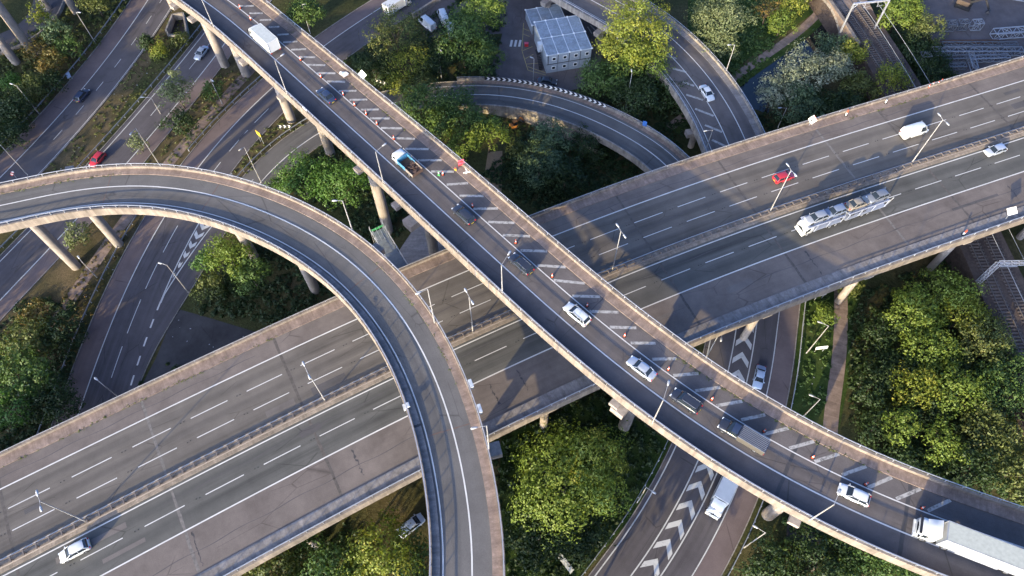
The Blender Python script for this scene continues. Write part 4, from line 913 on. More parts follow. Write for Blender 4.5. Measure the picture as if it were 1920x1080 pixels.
d = PB.proj(U(862, 316, 7.6))[0]; p = PB.at(d, EB(d)-1.9, .12); root = thing('warning_lamp', 'small yellow warning lamp on the flyover footway', 'warning lamp', tuple(p)); b = MB(); b.box(p+np.array([0, 0, .2]), (.3, .2, .4)); b.build('battery_box', M_SIGNY, root); b = MB(); b.tube(p+np.array([0, -.08, .55]), p+np.array([0, .08, .55]), .13, .13, 12); b.build('lens', M_ORANGE, root)
d = PB.proj(U(646, 142, 7))[0]; p = PB.at(d, EB(d)-1.4, .12); root = thing('sign_stack', 'pile of pale folded signs with a sandbag on the flyover footway', 'sign stack', tuple(p))
for k in range(4): b = MB(); b.box((p[0]+random.uniform(-.3, .4), p[1]+random.uniform(-.4, .3), p[2]+.1+.16*k), (1.1, .8, .1), random.uniform(-.6, .9)); b.build('folded_sign', (M_SIGNW, M_SIGNG, plain('pale_blue_board', (.5, .58, .66), .5), M_SIGNW)[k], root)
b = MB(); b.tube(p+np.array([-.9, .3, .15]), p+np.array([-.7, .5, .5]), .28, .14, 8); b.build('sandbag', M_SIGNW, root)
# blue sign on the chevron wall, red sign at left, grey sign below the loop, two pale signs by the path
p = PS.at(PS.proj(U(1207, 236, -8))[0], 4.3, .8); root = thing('motorway_sign', 'small blue sign on the curved slip road wall', 'road sign', tuple(p)); board(root, 'board', p+np.array([0, 0, .7]), (.9, -.4, 0), (0, .2, 1), .9, 1.2, M_BLUE); q = MB(); q.tube(p-np.array([0, 0, .8]), p+np.array([0, .05, .6]), .04, .04, 6); q.build('post', M_STEEL_W, root)
p = U(31, 334, G); root = thing('warning_sign', 'narrow red and white striped sign above the loop flyover at left edge', 'road sign', tuple(p)); rt = np.array([.35, .2, 0])
for k in range(4): board(root, 'stripe_panel', p+np.array([-.35+.25*k, -.05, 1.1+.42*k-.1*k]), (.8, .4, 0), (-.3, 0, 1), .42, .42, (M_RED, M_SIGNW)[k % 2])
q = MB(); q.tube(p, p+np.array([.1, 0, 1.5]), .04, .04, 6); q.build('post', M_STEEL_W, root)
def panel_sign(px, z, label, w, h, rt, up, m=M_SIGNG, hgt=1.6, name='road_sign'):
    p = U(*px, z); p = U(*(np.array(px)), z+hgt); p[2] = z; root = thing(name, label, 'road sign', tuple(p)); c_ = p+np.array([0, 0, hgt]); board(root, 'board', c_, rt, up, w, h, m, .05); r_ = np.array(rt, float)/np.linalg.norm(rt)
    for s in (-1, 1): q = MB(); q.tube(c_+r_*s*w*.35-np.array([0, -.06, hgt]), c_+r_*s*w*.35+np.array([0, .06, .1]), .045, .045, 6); q.build('post', M_STEEL_W, root)
panel_sign((1061, 1056), G, 'plain grey sign seen from behind below the big sunlit tree', 3.2, 1.1, (.6, -.8, 0), (.5, .5, .8), plain('dull_sign_back', (.16, .165, .17), .7))
panel_sign((1541, 652), G, 'slim white sign panel beside the path and lamp', 2.3, .6, (1, .12, 0), (0, .5, .9), M_SIGNW, 1.8); panel_sign((1540, 553), G, 'white framed sign just below the motorway edge beside the path', 2.2, .5, (1, .25, 0), (0, .4, .9), M_SIGNG, 1.8)
panel_sign((128, 141), G, 'pale blue sign back at the edge of the far left street', .9, 1.3, (.6, .5, 0), (0, .3, 1), plain('pale_blue_sign', (.42, .52, .68), .5), 1.4)
# ================================================================ LAMPS
def best_h(b, t):
    hs = np.arange(2, 16, .1); return float(hs[int(np.argmin([np.hypot(*(PR(b+np.array([0, 0, h]))-np.array(t))) for h in hs]))])
def lamp(base, top, z, label, head=None, h=None, double=None, group=None, armlen=None, arm_dir=None, zp=None):
    p = U(*base, z); h = h or best_h(p, top); root = thing('street_lamp', label, 'street lamp', tuple(p), 0, group)
    mb = MB(); mb.tube(p, p+np.array([0, 0, h*.2]), .12, .12, 10); mb.tube(p+np.array([0, 0, h*.2]), p+np.array([0, 0, h]), .1, .07, 10); mb.build('column', M_POLE, root)
    tp = p+np.array([0, 0, h])
    if double is not None: dirs = [(double, 1.15), (-double, 1.15)]
    else:
        hd = U(*head, z+h); v = hd-tp; L = max(.6, min(2.6, float(np.hypot(*v[:2])))); dirs = [(v[:2]/max(1e-6, np.hypot(*v[:2])), L)]
    for dv, L in dirs:
        d3 = np.array([dv[0], dv[1], 0]); e = tp+d3*(L-.35)+np.array([0, 0, .12])
        mb = MB(); mb.tube(tp-np.array([0, 0, .05]), e, .04, .035, 8); mb.build('arm', M_POLE, root)
        mb = MB(); n_ = np.array([-dv[1], dv[0], 0]); R_ = []
        for f, wd, ht in ((-.4, .09, .05), (-.15, .15, .09), (.25, .19, .1), (.5, .12, .06)):
            c_ = e+d3*(f+.3); R_.append([c_+n_*wd, c_+n_*wd*.6+np.array([0, 0, ht]), c_-n_*wd*.6+np.array([0, 0, ht]), c_-n_*wd, c_-np.array([0, 0, ht*.8])])
        mb.rings(R_); mb.build('lantern', M_LANT, root, True)
    return root
MED = [((163, 978), (65, 940)), ((610.7, 752.7), (572, 688)), ((887, 623), (880.7, 575)), ((1148, 507), (1161, 434)), ((1443, 398), (1480, 320)), ((1708, 307), (1768, 223))]
ml = ['near the white car, lower left', 'left of the loop flyover', 'between the two flyovers', 'just right of the diagonal flyover', 'over the red hatchback', 'over the white panel van']
for (b, t), s in zip(MED, ml):
    p = U(*b, 0); d, o = PM.proj(p); tn = PM.tan(d); lamp(b, t, 0.1, 'twin armed median lamp '+s, h=11.8, double=np.array([-tn[1], tn[0]]), group='twin lamps along the motorway median')
FL = [((403, 55), (380, 0), None, 'by the box truck cab'), ((540, 180), (517, 113), (530, 104), 'below the box truck'), ((720, 347), (708, 282), (721, 272), 'beside the tipper truck'), ((942, 552), (942, 486), (955, 475), 'beside the dark estate car'), ((1223, 793), (1257, 727), (1256, 709), 'beside the off-road car'), ((1517, 976), (1572, 940), (1573, 923), 'by the white hatchback')]
for b, t, hd, s in FL:
    d = PB.proj(U(*b, 7.5))[0]; z = PB.at(d)[2]+.4; lamp(b, t, z, 'grey flyover lamp standing '+s, hd or (392, -14), h=8.6, group='lamps on the near flyover parapet')
lamp((917, 842), (913, 798), 8.5, 'lamp on the outer loop parapet beside the grey crosshead', (889, 803), group='lamps on the loop parapet')
lamp((815, 605), (805.7, 541.7), 8.5, 'lamp on the outer loop parapet over the motorway', (785, 550), group='lamps on the loop parapet'); lamp((661, 432), (640, 370), 8.2, 'lamp on the outer loop parapet by the round green trees', (628, 377), h=8, group='lamps on the loop parapet')
GL = [((298, 307), (255, 240), (246, 251), 'in the verge left of the footpath above the loop'), ((490, 342), (459, 275), (451, 281), 'beside the slip road just above the loop'), ((52, 328), (0, 272), (-12, 266), 'on the far left street above the loop'),
      ((353, 548), (313, 497), (301, 494), 'at the kerb by the chevron wedge'), ((250, 766), (200, 714), (181, 711), 'half hidden behind the motorway parapet, lower left'), ((182, 520), (155, 488), (148, 483), 'beside the loop column by the footpath'),
      ((73, 213), (30, 163), (22, 158), 'leftmost beside the dark shrubs'), ((180, 82), (143, 23), (149, 24), 'on the verge at the top left street'), ((87, 753), (43, 725), (52, 723), 'inside the lower left thicket'),
      ((417, 195), (393, 148), (399, 152), 'beside the footpath shrub'), ((301, 213), (283, 183), (267, 183), 'behind the willow tree'), ((582, 63), (570, 8), (568, 9), 'in front of the tree above the flyover'),
      ((828, 147), (824, 90), (826, 95), 'in front of the dark trees at top centre'), ((1000, 150), (1001, 110), (998, 109), 'in the yard by the cabins'), ((1172, 208), (1182, 137), (1184, 133), 'in front of the bright lime tree'),
      ((1361, 135), (1375, 83), (1367, 85), 'on the canal viaduct parapet near pale trees'), ((1458, 240), (1474, 202), (1462, 203), 'left of the diamond sign'), ((1323, 282), (1334, 243), (1323, 246), 'at the inner viaduct wall'),
      ((1512, 662), (1553, 610), (1537, 605), 'on the grass beside the slim white sign'), ((1507, 780), (1538, 749), (1521, 742), 'beside the far parapet near the path'), ((1395, 1027), (1436, 1000), (1416, 988), 'below the flyover beside the white lorry'),
      ((1195, 942), (1210, 913), (1225, 923), 'at the kerb of the chevron road'), ((1323, 672), (1358, 613), (1349, 658), 'in the gap under the motorway edge')]
for b, t, hd, s in GL: lamp(b, t, G if b[0] not in (1361, 1323) else (-8 if b[1] < 400 else G), 'grey street lamp '+s, hd, group='street lamps on the ground roads')
# ================================================================ CABINS, GANTRIES, SCAFFOLD, BRIDGE
M_CABIN = plain('cabin_grey_blue', (.30, .335, .37), .55, 0, .3, .1); M_CROOF = concrete('cabin_roof_grey', (.27, .315, .36), .3)
M_CTRIM = plain('cabin_trim', (.50, .53, .56), .5)
def cabin_block(label, fl, fr, nx, ny, mw, md, storeys, windows, stair=False):
    """fl, fr: pixels of the front left / right ground corners"""
    a, b = U(*fl, G), U(*fr, G); ax = (b-a)[:2]; ang = math.atan2(ax[1], ax[0]); root = thing('portable_cabins', label, 'building', tuple(a), ang)
    H1 = 2.65
    for s in range(storeys):
        for j in range(ny):
            for i in range(nx):
                mb = MB(); mb.box(((i+.5)*mw, (j+.5)*md, s*H1+H1/2), (mw-.08, md-.08, H1-.06)); mb.build('cabin_module', M_CABIN, root, world=False)
    mb = MB(); mb.box((nx*mw/2, ny*md/2, storeys*H1/2), (nx*mw-.25, ny*md-.25, storeys*H1-.3)); mb.build('joint_infill', M_DARK, root, world=False)
    top = storeys*H1
    for j in range(ny):
        for i in range(nx):
            mb = MB(); mb.box(((i+.5)*mw, (j+.5)*md, top+.03), (mw-.2, md-.2, .1)); 
            for k in range(6): mb.box(((i+.5)*mw, (j+.12+.15*k)*md, top+.095), (mw-.5, .09, .03))
            mb.build('roof_panel', M_CROOF, root, world=False)
    for i in range(nx+1): mb = MB(); mb.box((i*mw, ny*md/2, top+.05), (.16, ny*md+.1, .14)); mb.build('roof_beam', M_CTRIM, root, world=False)
    for j in range(ny+1): mb = MB(); mb.box((nx*mw/2, j*md, top+.06), (nx*mw+.1, .14, .15)); mb.build('roof_beam', M_CTRIM, root, world=False)
    for i in range(nx+1):
        for j in range(ny+1): mb = MB(); mb.box((i*mw, j*md, top+.12), (.4, .36, .18)); mb.build('corner_casting', M_SIGNW, root, world=False)
    for i in range(1, nx): mb = MB(); mb.box((i*mw, -.02, top-H1/2), (.14, .1, H1-.3)); mb.build('corner_post', M_DARK, root, world=False)
    mb = MB(); mb.box((.35, -.02, top-H1/2), (.14, .1, H1-.3)); mb.build('corner_post', M_DARK, root, world=False)
    mb = MB(); mb.box((nx*mw/2, -.03, H1), (nx*mw, .06, .14)); mb.build('floor_band', M_DARK, root, world=False)
    for (x, s) in windows:
        fr_ = MB(); z = s*H1+1.45
        for dx, dz, w_, h_ in ((0, .42, .9, .1), (0, -.42, .9, .1), (.42, 0, .1, .75), (-.42, 0, .1, .75)): fr_.box((x, -.03, z+dz), (w_, .1, h_)) if dx == 0 else fr_.box((x+dx, -.03, z), (w_, .096, h_))
        f = fr_.build('window', M_SIGNW, root, world=False); g = MB(); g.box((x, -.02, z), (.74, .06, .74)); g.build('pane', M_GLASS, f, world=False)
    if stair:
        mb = MB()
        for k in range(10): mb.box((-.9, 1.5+k*.28, .26*k+.2), (1.0, .3, .05))
        for s in (-.45, .45): mb.bar((-.9+s, 1.4, .2), (-.9+s, 4.2, 2.7), .06, .16); mb.bar((-.9+s, 1.4, 1.2), (-.9+s, 4.2, 3.7), .05, .05)
        mb.box((-.9, 4.9, 2.65), (1.1, 1.6, .08)); mb.build('staircase', M_DARK, root, world=False)
        mb = MB(); mb.box((-.5, 4.9, 4.0), (.9, 1.2, 2.2)); mb.build('porch', M_CTRIM, root, world=False)
    return root
cabin_block('grey two storey stack of portable site cabins with small square windows', (1024, 138), (1107, 124), 4, 2, 2.72, 6.0, 2, [(1.75, 1), (4.4, 1), (7.1, 1), (9.8, 1), (1.75, 0), (4.4, 0), (7.1, 0)], True)
cabin_block('lower flat roofed grey cabins directly behind the two storey cabins', (997, 65), (1068, 52), 3, 1, 2.9, 6.0, 1, [(1.5, 0)])
p = U(987, 86, G); root = thing('salt_bin', 'small red bin beside the cabin stairs', 'bin', tuple(p)); b = MB(); b.box(p+np.array([0, 0, .4]), (.9, .6, .8)); b.build('bin_body', M_RED, root); b = MB(); b.box(p+np.array([0, 0, .86]), (.98, .68, .1)); b.build('lid', M_PINK, root)
M_DIG = plain('dull_orange_paint', (.32, .13, .03), .6)
# orange digger under the slip road
p = U(964, 240, G); root = thing('mini_digger', 'orange mini digger half hidden below the curved slip road', 'digger', tuple(p), .5)
for s in (-1, 1):
    b = MB()
    for x in (-.7, .7): b.tube((x, s*.6-.16, .28), (x, s*.6+.16, .28), .27, .27, 12)
    b.box((0, s*.6, .28), (1.4, .3, .5)); b.build('track', M_BLACK, root, world=False)
b = MB(); b.box((-.1, 0, .95), (1.6, 1.2, .7)); b.build('engine_body', M_DIG, root, world=False); b = MB(); b.box((.1, -.1, 1.8), (.9, .9, 1.0), top=.85); b.build('cab', M_GLASS, root, world=False); b = MB(); b.box((.1, -.1, 2.34), (.95, .95, .08)); b.build('cab_roof', M_DIG, root, world=False)
b = MB(); b.bar((.7, .3, 1.1), (1.9, .3, 2.2), .2, .24); b.bar((1.9, .3, 2.2), (2.6, .3, .8), .16, .2); b.build('boom', M_DIG, root, world=False); b = MB(); b.box((2.55, .3, .55), (.5, .6, .5), top=.6); b.build('bucket', M_DARK, root, world=False)
# railway gantries
def gantry(label, la, lt, ra, rt_, zr, truss=False):
    a = U(*la, zr); h = best_h(a, lt); tp = a+np.array([0, 0, h]); q = U(*rt_, zr+h); root = thing('railway_gantry', label, 'gantry', tuple(a))
    if not truss:
        b = MB(); b.bar(a, tp, .32, .32); b.build('leg', M_STEEL, root); bb = q.copy(); bb[2] = zr; b = MB(); b.bar(bb, q, .32, .32); b.build('leg', M_STEEL, root)
        b = MB(); b.bar(tp, q, .34, .36); b.build('beam', M_STEEL, root); d = (q-tp)
        for f, s in ((.0, 1), (1.0, -1)): b = MB(); b.bar(tp+d*f-np.array([0, 0, 1.6]), tp+d*(f+s*.16), .14, .14); b.build('knee_brace', M_STEEL, root)
        for f in (.35, .72): b = MB(); c = tp+d*f; b.bar(c, c-np.array([0, 0, 1.5]), .08, .08); b.bar(c-np.array([0, 0, 1.5]), c-np.array([0, 0, 1.2])+d/np.linalg.norm(d)*1.3, .06, .06); b.build('registration_arm', M_STEEL_W, root)
    else:
        d = q-tp; L = np.linalg.norm(d); d /= L; nn = np.array([-d[1], d[0], 0])
        def lattice(s, e, n, nm):
            ax = (e-s); l = np.linalg.norm(ax); ax /= l; u = nn*.32; v = np.cross(ax, nn)*.32; b = MB()
            for su in (-1, 1):
                for sv in (-1, 1): b.bar(s+u*su+v*sv, e+u*su+v*sv, .09, .09)
            for k in range(n):
                f0, f1 = s+ax*l*k/n, s+ax*l*(k+1)/n; z = 1 if k % 2 else -1
                for sv in (-1, 1): b.bar(f0+u*z+v*sv, f1-u*z+v*sv, .06, .06)
                for su in (-1, 1): b.bar(f0+u*su+v*z, f1+u*su-v*z, .06, .06)
            b.build(nm, M_STEEL, root)
        lattice(a, tp, 10, 'lattice_leg'); lattice(tp, q+d*4, 12, 'lattice_beam')
        b = MB(); b.bar(tp-np.array([0, 0, 1.2])+d*1, q-np.array([0, 0, 1.2]), .12, .12); b.build('catenary_tube', M_STEEL_W, root)
gantry('grey railway portal gantry spanning the tracks at the top right', (1575, 61), (1600, 7), None, (1668, 0), RZ-.3)
gantry('lattice steel railway gantry arm over the tracks at the right edge', (1833, 530), (1870, 491), None, (1915, 493), RZ-.3, True)
# overhead wires
for off in (-1.85, 1.75):
    root = thing('overhead_wire', ('left' if off < 0 else 'right')+' hand overhead contact wire above the railway tracks', 'wire', tuple(PT.at(60, off, 5)))
    mb = MB(); sweep(mb, PT, [(off-.03, 5.0), (off, 5.06), (off+.03, 5.0)], None, None, 4, True); mb.build('contact_wire', M_STEEL_W, root)
# brick bridge over the canal
M_BRICK = concrete('sooty_brick', (.26, .19, .145), .4)
root = thing('railway_bridge', 'old stone arch railway bridge over the canal', 'bridge', tuple(U(1560, 60, G)))
bs = PT.proj(U(1541, 24, -11))[0]-1; mb = MB(); N = 20
for k in range(N+1): pass
def wallpt(f, z, o=5.0): return PT.at(bs-14+30*f, -o, z-RZ)
def archz(f):
    x = (f-.5)/.30
    return G+.3+5.1*math.sqrt(max(0, 1-x*x)) if abs(x) < 1 else G-.6
for k in range(N):
    f0, f1 = k/N, (k+1)/N
    for o in (4.7, 5.3): mb.poly([wallpt(f0, max(archz(f0), G-.6), o), wallpt(f1, max(archz(f1), G-.6), o), wallpt(f1, RZ+1.2, o), wallpt(f0, RZ+1.2, o)])
    mb.poly([wallpt(f0, RZ+1.2, 4.7), wallpt(f1, RZ+1.2, 4.7), wallpt(f1, RZ+1.2, 5.3), wallpt(f0, RZ+1.2, 5.3)])
    mb.poly([wallpt(f0, archz(f0), 5.3), wallpt(f1, archz(f1), 5.3), wallpt(f1, archz(f1), -5), wallpt(f0, archz(f0), -5)])
mb.build('arch_wall', M_BRICK, root)
for k in range(13):   # voussoir ring
    a0 = math.pi*(k+.06)/13; a1 = math.pi*(k+.94)/13
    P = [wallpt(.5-.30*math.cos(t)*r_, G+.3+5.1*math.sin(t)*r_, 5.36) for t, r_ in ((a0, 1.0), (a1, 1.0), (a1, 1.13), (a0, 1.13))]
    Q = [wallpt(.5-.30*math.cos(t)*r_, G+.3+5.1*math.sin(t)*r_, 5.28) for t, r_ in ((a0, 1.0), (a1, 1.0), (a1, 1.13), (a0, 1.13))]
    m_ = MB(); m_.rings([Q, P]); m_.build('voussoir', M_CONC_OLD, root)
# coping slabs
for k in range(15): m_ = MB(); c = wallpt((k+.5)/15, RZ+1.26, 5.0); m_.box(c, (1.94, .8, .12), PT.ang(bs-14+30*(k+.5)/15)); m_.build('coping', M_CONC, root)
# scrap lattice girders at the upper right yard
pxpoly('scrap_yard', [(1700, -60), (1960, -60), (1960, 130), (1790, 140), (1745, 70)], G+3.0, M_YARD)
def girder(p0, p1, wd, ht, label, m, n=None, z=G+3.05, grp='lattice girders lying in the upper right yard'):
    a, b = U(*p0, z), U(*p1, z); d = b-a; L = np.linalg.norm(d); d /= L; nn = np.array([-d[1], d[0], 0]); root = thing('lattice_girder', label, 'steel girder', tuple(a), 0, grp); n = n or max(3, int(L/1.8))
    for su in (0, 1):
        for h in (0, ht): q = MB(); q.bar(a+nn*wd*su+np.array([0, 0, h+.1]), b+nn*wd*su+np.array([0, 0, h+.1]), .2, .2); q.build('chord', m, root)
    q = MB()
    for k in range(n+1):
        c = a+d*L*k/n
        for h in (0, ht): q.bar(c+np.array([0, 0, h+.1]), c+nn*wd+np.array([0, 0, h+.1]), .1, .1)
        for su in (0, 1): q.bar(c+nn*wd*su+np.array([0, 0, .1]), c+nn*wd*su+np.array([0, 0, ht+.1]), .1, .1)
        if k < n:
            e = a+d*L*(k+1)/n; s = k % 2
            q.bar(c+nn*wd*s+np.array([0, 0, ht+.1]), e+nn*wd*(1-s)+np.array([0, 0, ht+.1]), .1, .1)
            q.bar(c+np.array([0, 0, .1+ht*s]), e+np.array([0, 0, .1+ht*(1-s)]), .1, .1)
    q.build('web_bars', m, root)
c2 = lambda x, y: (1560+x/5.333, y/5.333)
SW, SG_ = M_STEEL_W, plain('grey_lattice_steel', (.26, .27, .29), .6, .3); SD = plain('dull_lattice_steel', (.15, .155, .165), .6, .3)
girder(c2(1610, 400), c2(2000, 370), 2.0, 1.6, 'brightest box girder at the right edge of the yard', SW)
girder(c2(1000, 560), c2(1890, 560), 1.6, 1.2, 'long girder lying third row from the motorway', SG_)
girder(c2(1090, 490), c2(1840, 490), 1.2, 1.0, 'long girder lying in the back row below the square frames', SD)
girder(c2(1370, 630), c2(1760, 615), 1.3, 1.0, 'short girder lying beside the dark gap near the motorway', SG_)
girder(c2(1110, 630), c2(1350, 620), 1.2, 1.0, 'short left girder near the trees and motorway', SD); girder(c2(1165, 705), c2(1330, 700), 1.2, .9, 'girder nearest the motorway parapet on the left', SD)
girder(c2(1440, 720), c2(1390, 560), 1.2, 1.0, 'steep cross girder beside the motorway parapet', SG_)
girder(c2(1060, 460), c2(1660, 455), .9, .8, 'rusty girder with orange marks in the back row', M_RUST)
for x, y, s in ((1120, 320, 'left square frame behind the girders'), (1245, 310, 'middle square frame behind the girders'), (1385, 310, 'right and tallest square frame behind the girders'), (865, 640, 'square frame half hidden by shrubs')): girder(c2(x, y), c2(x+95, y-4), 1.6, 2.0, s, SG_ if x > 1300 else SD, 2)
girder(c2(1680, -25), c2(2000, 30), 1.6, 1.4, 'girder cut off at the top right corner', SW)
p = U(1805, 12, G+3); root = thing('excavator', 'dark excavator standing on the pale ground of the upper right yard', 'excavator', tuple(p), -.6)
for s in (-1, 1): b = MB(); b.box((0, s*1.1, .45), (3.6, .6, .8)); b.build('track', M_BLACK, root, world=False)
b = MB(); b.box((-.4, 0, 1.5), (3.0, 2.4, 1.1)); b.build('engine_body', plain('dull_brown_paint', (.07, .05, .04), .6), root, world=False); b = MB(); b.box((.8, .7, 2.1), (1.2, 1.0, 1.6), top=.85); b.build('cab', M_GLASS, root, world=False)
b = MB(); b.bar((.9, -.3, 1.8), (3.6, -.3, 4.0), .4, .5); b.bar((3.6, -.3, 4.0), (5.6, -.3, 1.6), .32, .4); b.build('boom', M_DARK, root, world=False); b = MB(); b.box((5.7, -.3, 1.1), (.9, 1.1, .8), top=.6); b.build('bucket', M_DARK, root, world=False)
# scaffold access ramp between the flyovers
sa, sb = U(708, 432, -2.0), U(757, 512, -2.0); ax = (sb-sa); L = np.linalg.norm(ax); ax /= L; nn = np.array([-ax[1], ax[0], 0]); root = thing('scaffold_tower', 'scaffold access tower with green netting between the two flyovers', 'scaffold', (sa[0], sa[1], G))
for k in range(9):
    for s in (-1.3, 1.3): q = MB(); c = sa+ax*L*k/8+nn*s; q.tube((c[0], c[1], G), (c[0], c[1], -2.0+(2.2 if k < 3 else 1.1)), .045, .045, 6); q.build('standard', M_STEEL, root)
for s in (-1.3, 1.3):
    for h in (-1.0, -1.5): q = MB(); q.tube(sa-ax*.6+nn*s+np.array([0, 0, h+2]), sb+ax*.3+nn*s+np.array([0, 0, h+2]), .045, .045, 6); q.build('ledger', M_STEEL, root)
for k in range(10): q = MB(); c = sa+ax*L*(k+.5)/10+np.array([0, 0, -.05]); q.box(c, (L/10-.04, 2.5, .06), math.atan2(ax[1], ax[0])); q.build('plank', plain('grey_sheeting', (.17, .19, .21), .7), root)
netm = plain('green_netting', (.05, .30, .10), .8)
for h in (.55,): q = MB(); c = sa-ax*.1+np.array([0, 0, h]); q.box(c, (.05, 2.7, .6), math.atan2(ax[1], ax[0])); q.build('netting', netm, root)
for k in range(4): q = MB(); c = sa+ax*.1+nn*(-1+.66*k); q.tube(c+np.array([0, 0, 1.2]), c+ax*2.6+np.array([0, 0, .35]), .03, .03, 6); q.build('pole', M_STEEL, root)
q = MB(); q.box(sb+np.array([0, 0, .4]), (.8, 2.4, .8), math.atan2(ax[1], ax[0])); q.box(sb+ax*.2+np.array([0, 0, .82]), (.3, 1.3, .1), math.atan2(ax[1], ax[0])); q.build('end_box', plain('pale_box', (.4, .43, .45), .6), root)
M_CAB = plain('cabinet_grey', (.46, .45, .43), .5)
# cabinets hung outside the loop parapets
for px, s in (((884, 721), 'upper small cabinet outside the loop parapet'), ((899, 768), 'lower small cabinet outside the loop parapet')):
    d = PA.proj(U(*px, 8.6))[0]; p = PA.at(d, 4.5, .3); root = thing('cabinet', s+' on its outer side', 'cabinet', tuple(p), PA.ang(d)); b = MB(); b.box((0, 0, .2), (1.2, .45, .8)); b.build('cabinet_box', M_CAB, root, world=False); b = MB(); b.box((0, 0, .65), (1.3, .52, .08)); b.build('lid', M_CTRIM, root, world=False)
d = PA.proj(U(757, 766, 8.6))[0]; p = PA.at(d, -5.5, .3); root = thing('cabinet', 'small pale cabinet on the inner loop parapet above the motorway', 'cabinet', tuple(p), PA.ang(d)); b = MB(); b.box((0, 0, .3), (.8, .5, .7)); b.build('cabinet_box', M_CAB, root, world=False); b = MB(); b.box((0, .5, .75), (.7, .45, .3)); b.build('lid', M_CTRIM, root, world=False)
d = PB.proj(U(580, 208, 7))[0]; p = PB.at(d, -3.9, 1.0); root = thing('parapet_sign', 'small pale sign fixed to the near flyover parapet above a column', 'road sign', tuple(p), PB.ang(d)); b = MB(); b.box((0, 0, .3), (1.3, .08, .7)); b.build('board', M_SIGNW, root, world=False); b = MB(); b.box((0, .06, 0), (.1, .06, 1.2)); b.build('post', M_STEEL, root, world=False)
# ground level crash barriers
def street_barrier(label, path, off, a, b, h=.68):
    root = thing('crash_barrier', label, 'crash barrier', tuple(path.at((a+b)/2, off)))
    q = MB(); sweep(q, path, [(off, h-.28), (off+.07, h-.2), (off, h-.14), (off+.07, h-.06), (off, h), (off-.05, h), (off-.05, h-.28)], a, b, 2, True); q.build('barrier_rail', M_STEEL_W, root)
    base = None; pm = MB(); pm.box((0, 0, h/2-.05), (.12, .12, h))
    for d in np.arange(a, b, 2.6):
        loc = tuple(path.at(d, off-.1)-np.array(root.location))
        if base is None: base = pm.build('barrier_post', M_STEEL_W, root, world=False); base.location = loc
        else: inst(base, 'barrier_post', root, loc, path.ang(d))
street_barrier('crash barrier along the left edge of the far left street', P1, 6.0, -10, 95); street_barrier('crash barrier on the grass bank beside the second street', P2, 2.0, -5, 75)
street_barrier('crash barrier left of the wide street by the thicket, lower left', P3, 5.6, -20, 45); street_barrier('crash barrier along the footpath side of the upper part of the street', P3, 4.6, 55, 95)
street_barrier('crash barrier curving along the left of the chevron road', P5, 5.9, -20, 40); street_barrier('crash barrier on the right of the chevron road above the path', P5, -11.9, 5, 66)
street_barrier('short barrier on the right of the chevron road, bottom edge', P5, -12.2, -45, -2); street_barrier('crash barrier through the triangular verge beside the slip road', PS, 5.2, sl0, sl0+26)
# dark stone wing walls of a culvert under the flyover
root = thing('culvert', 'dark stone culvert with splayed wing walls beside the far left street', 'culvert', tuple(U(330, 60, G)))
W_ = z1([(950, 205), (985, 115), (1045, 105), (1065, 215), (1010, 120)])
for i_, (a_, b_) in enumerate(((0, 1), (1, 2), (2, 3))):
    a3, b3 = U(*W_[a_], G), U(*W_[b_], G); q = MB(); q.bar(a3+np.array([0, 0, .9]), b3+np.array([0, 0, .9]), .4, 2.0); q.build('wing_wall', M_CONC_OLD, root)
a3, b3 = U(*W_[0], G), U(*W_[3], G); q = MB(); q.bar(a3+np.array([0, 0, .3]), b3+np.array([0, 0, .3]), .5, .8); q.build('head_wall', M_KERB, root)
q = MB(); q.poly([U(x, y, G+.05) for x, y in (W_[0], W_[1], W_[2], W_[3])]); q.build('culvert_floor', M_DARK, root)
# viaduct columns and cross street of another flyover, top left corner
root = thing('far_flyover', 'tall pale flyover columns rising at the top left corner', 'flyover', tuple(U(58, 90, G)))
tops = []
for bx, by, r_ in ((57, 92, 1.0), (31, 118, 1.0), (90, 16, .95), (143, 24, .9)):
    p = U(bx, by, G); q = MB(); q.tube(p, p+np.array([0, 0, 23]), r_, r_, 20); q.build('pier', M_PIER, root); tops.append(p+np.array([0, 0, 23]))
q = MB(); c = [tops[1]+np.array([-26, -30, .6]), tops[3]+np.array([28, 34, .6])]; q.bar(c[0]+np.array([-3, 3, 0]), c[1]+np.array([-3, 3, 0]), 11, 1.4); q.build('deck', M_CONC, root)
pq = Path([(-40, 92), (40, 70), (75, 30), (95, -20)], G, 2, 20); road('street', pq, -4, 4, M_GROAD)
mb = MB(); sweep(mb, pq, [(-4.5, 0), (-4.5, .9), (-4.2, .9), (-4.2, 0)], None, None, 2, True); root = thing('low_wall', 'low concrete wall between the tall columns at the top left', 'wall', tuple(pq.at(20, -4.3))); mb.build('wall_face', M_CONC_OLD, root)
# ================================================================ PLANTS
def leaf_mat(name, stops, trans=.25, vary=.5):
    t = NT(name); g = t.n('ShaderNodeNewGeometry'); at = t.n('ShaderNodeAttribute', attribute_name='clump')
    mixf = t.n('ShaderNodeMath', operation='MULTIPLY_ADD'); mixf.inputs[1].default_value = vary; t.l(g.outputs['Random Per Island'], mixf.inputs[0])
    sc_ = t.n('ShaderNodeMath', operation='MULTIPLY'); sc_.inputs[1].default_value = 1-vary; t.l(at.outputs['Fac'], sc_.inputs[0]); t.l(sc_.outputs[0], mixf.inputs[2])
    c = t.ramp(mixf.outputs[0], stops)
    t.out(c, .55, 0, .35); tr = t.n('ShaderNodeBsdfTranslucent'); ms = t.n('ShaderNodeMixShader'); ms.inputs[0].default_value = trans
    t.l(t.mix(1.0, c, (1.0, 1.15, .5), 'MULTIPLY'), tr.inputs[0]); o = t.t.nodes['Material Output']; t.l(t.b.outputs[0], ms.inputs[1]); t.l(tr.outputs[0], ms.inputs[2]); t.l(ms.outputs[0], o.inputs[0]); return t.m
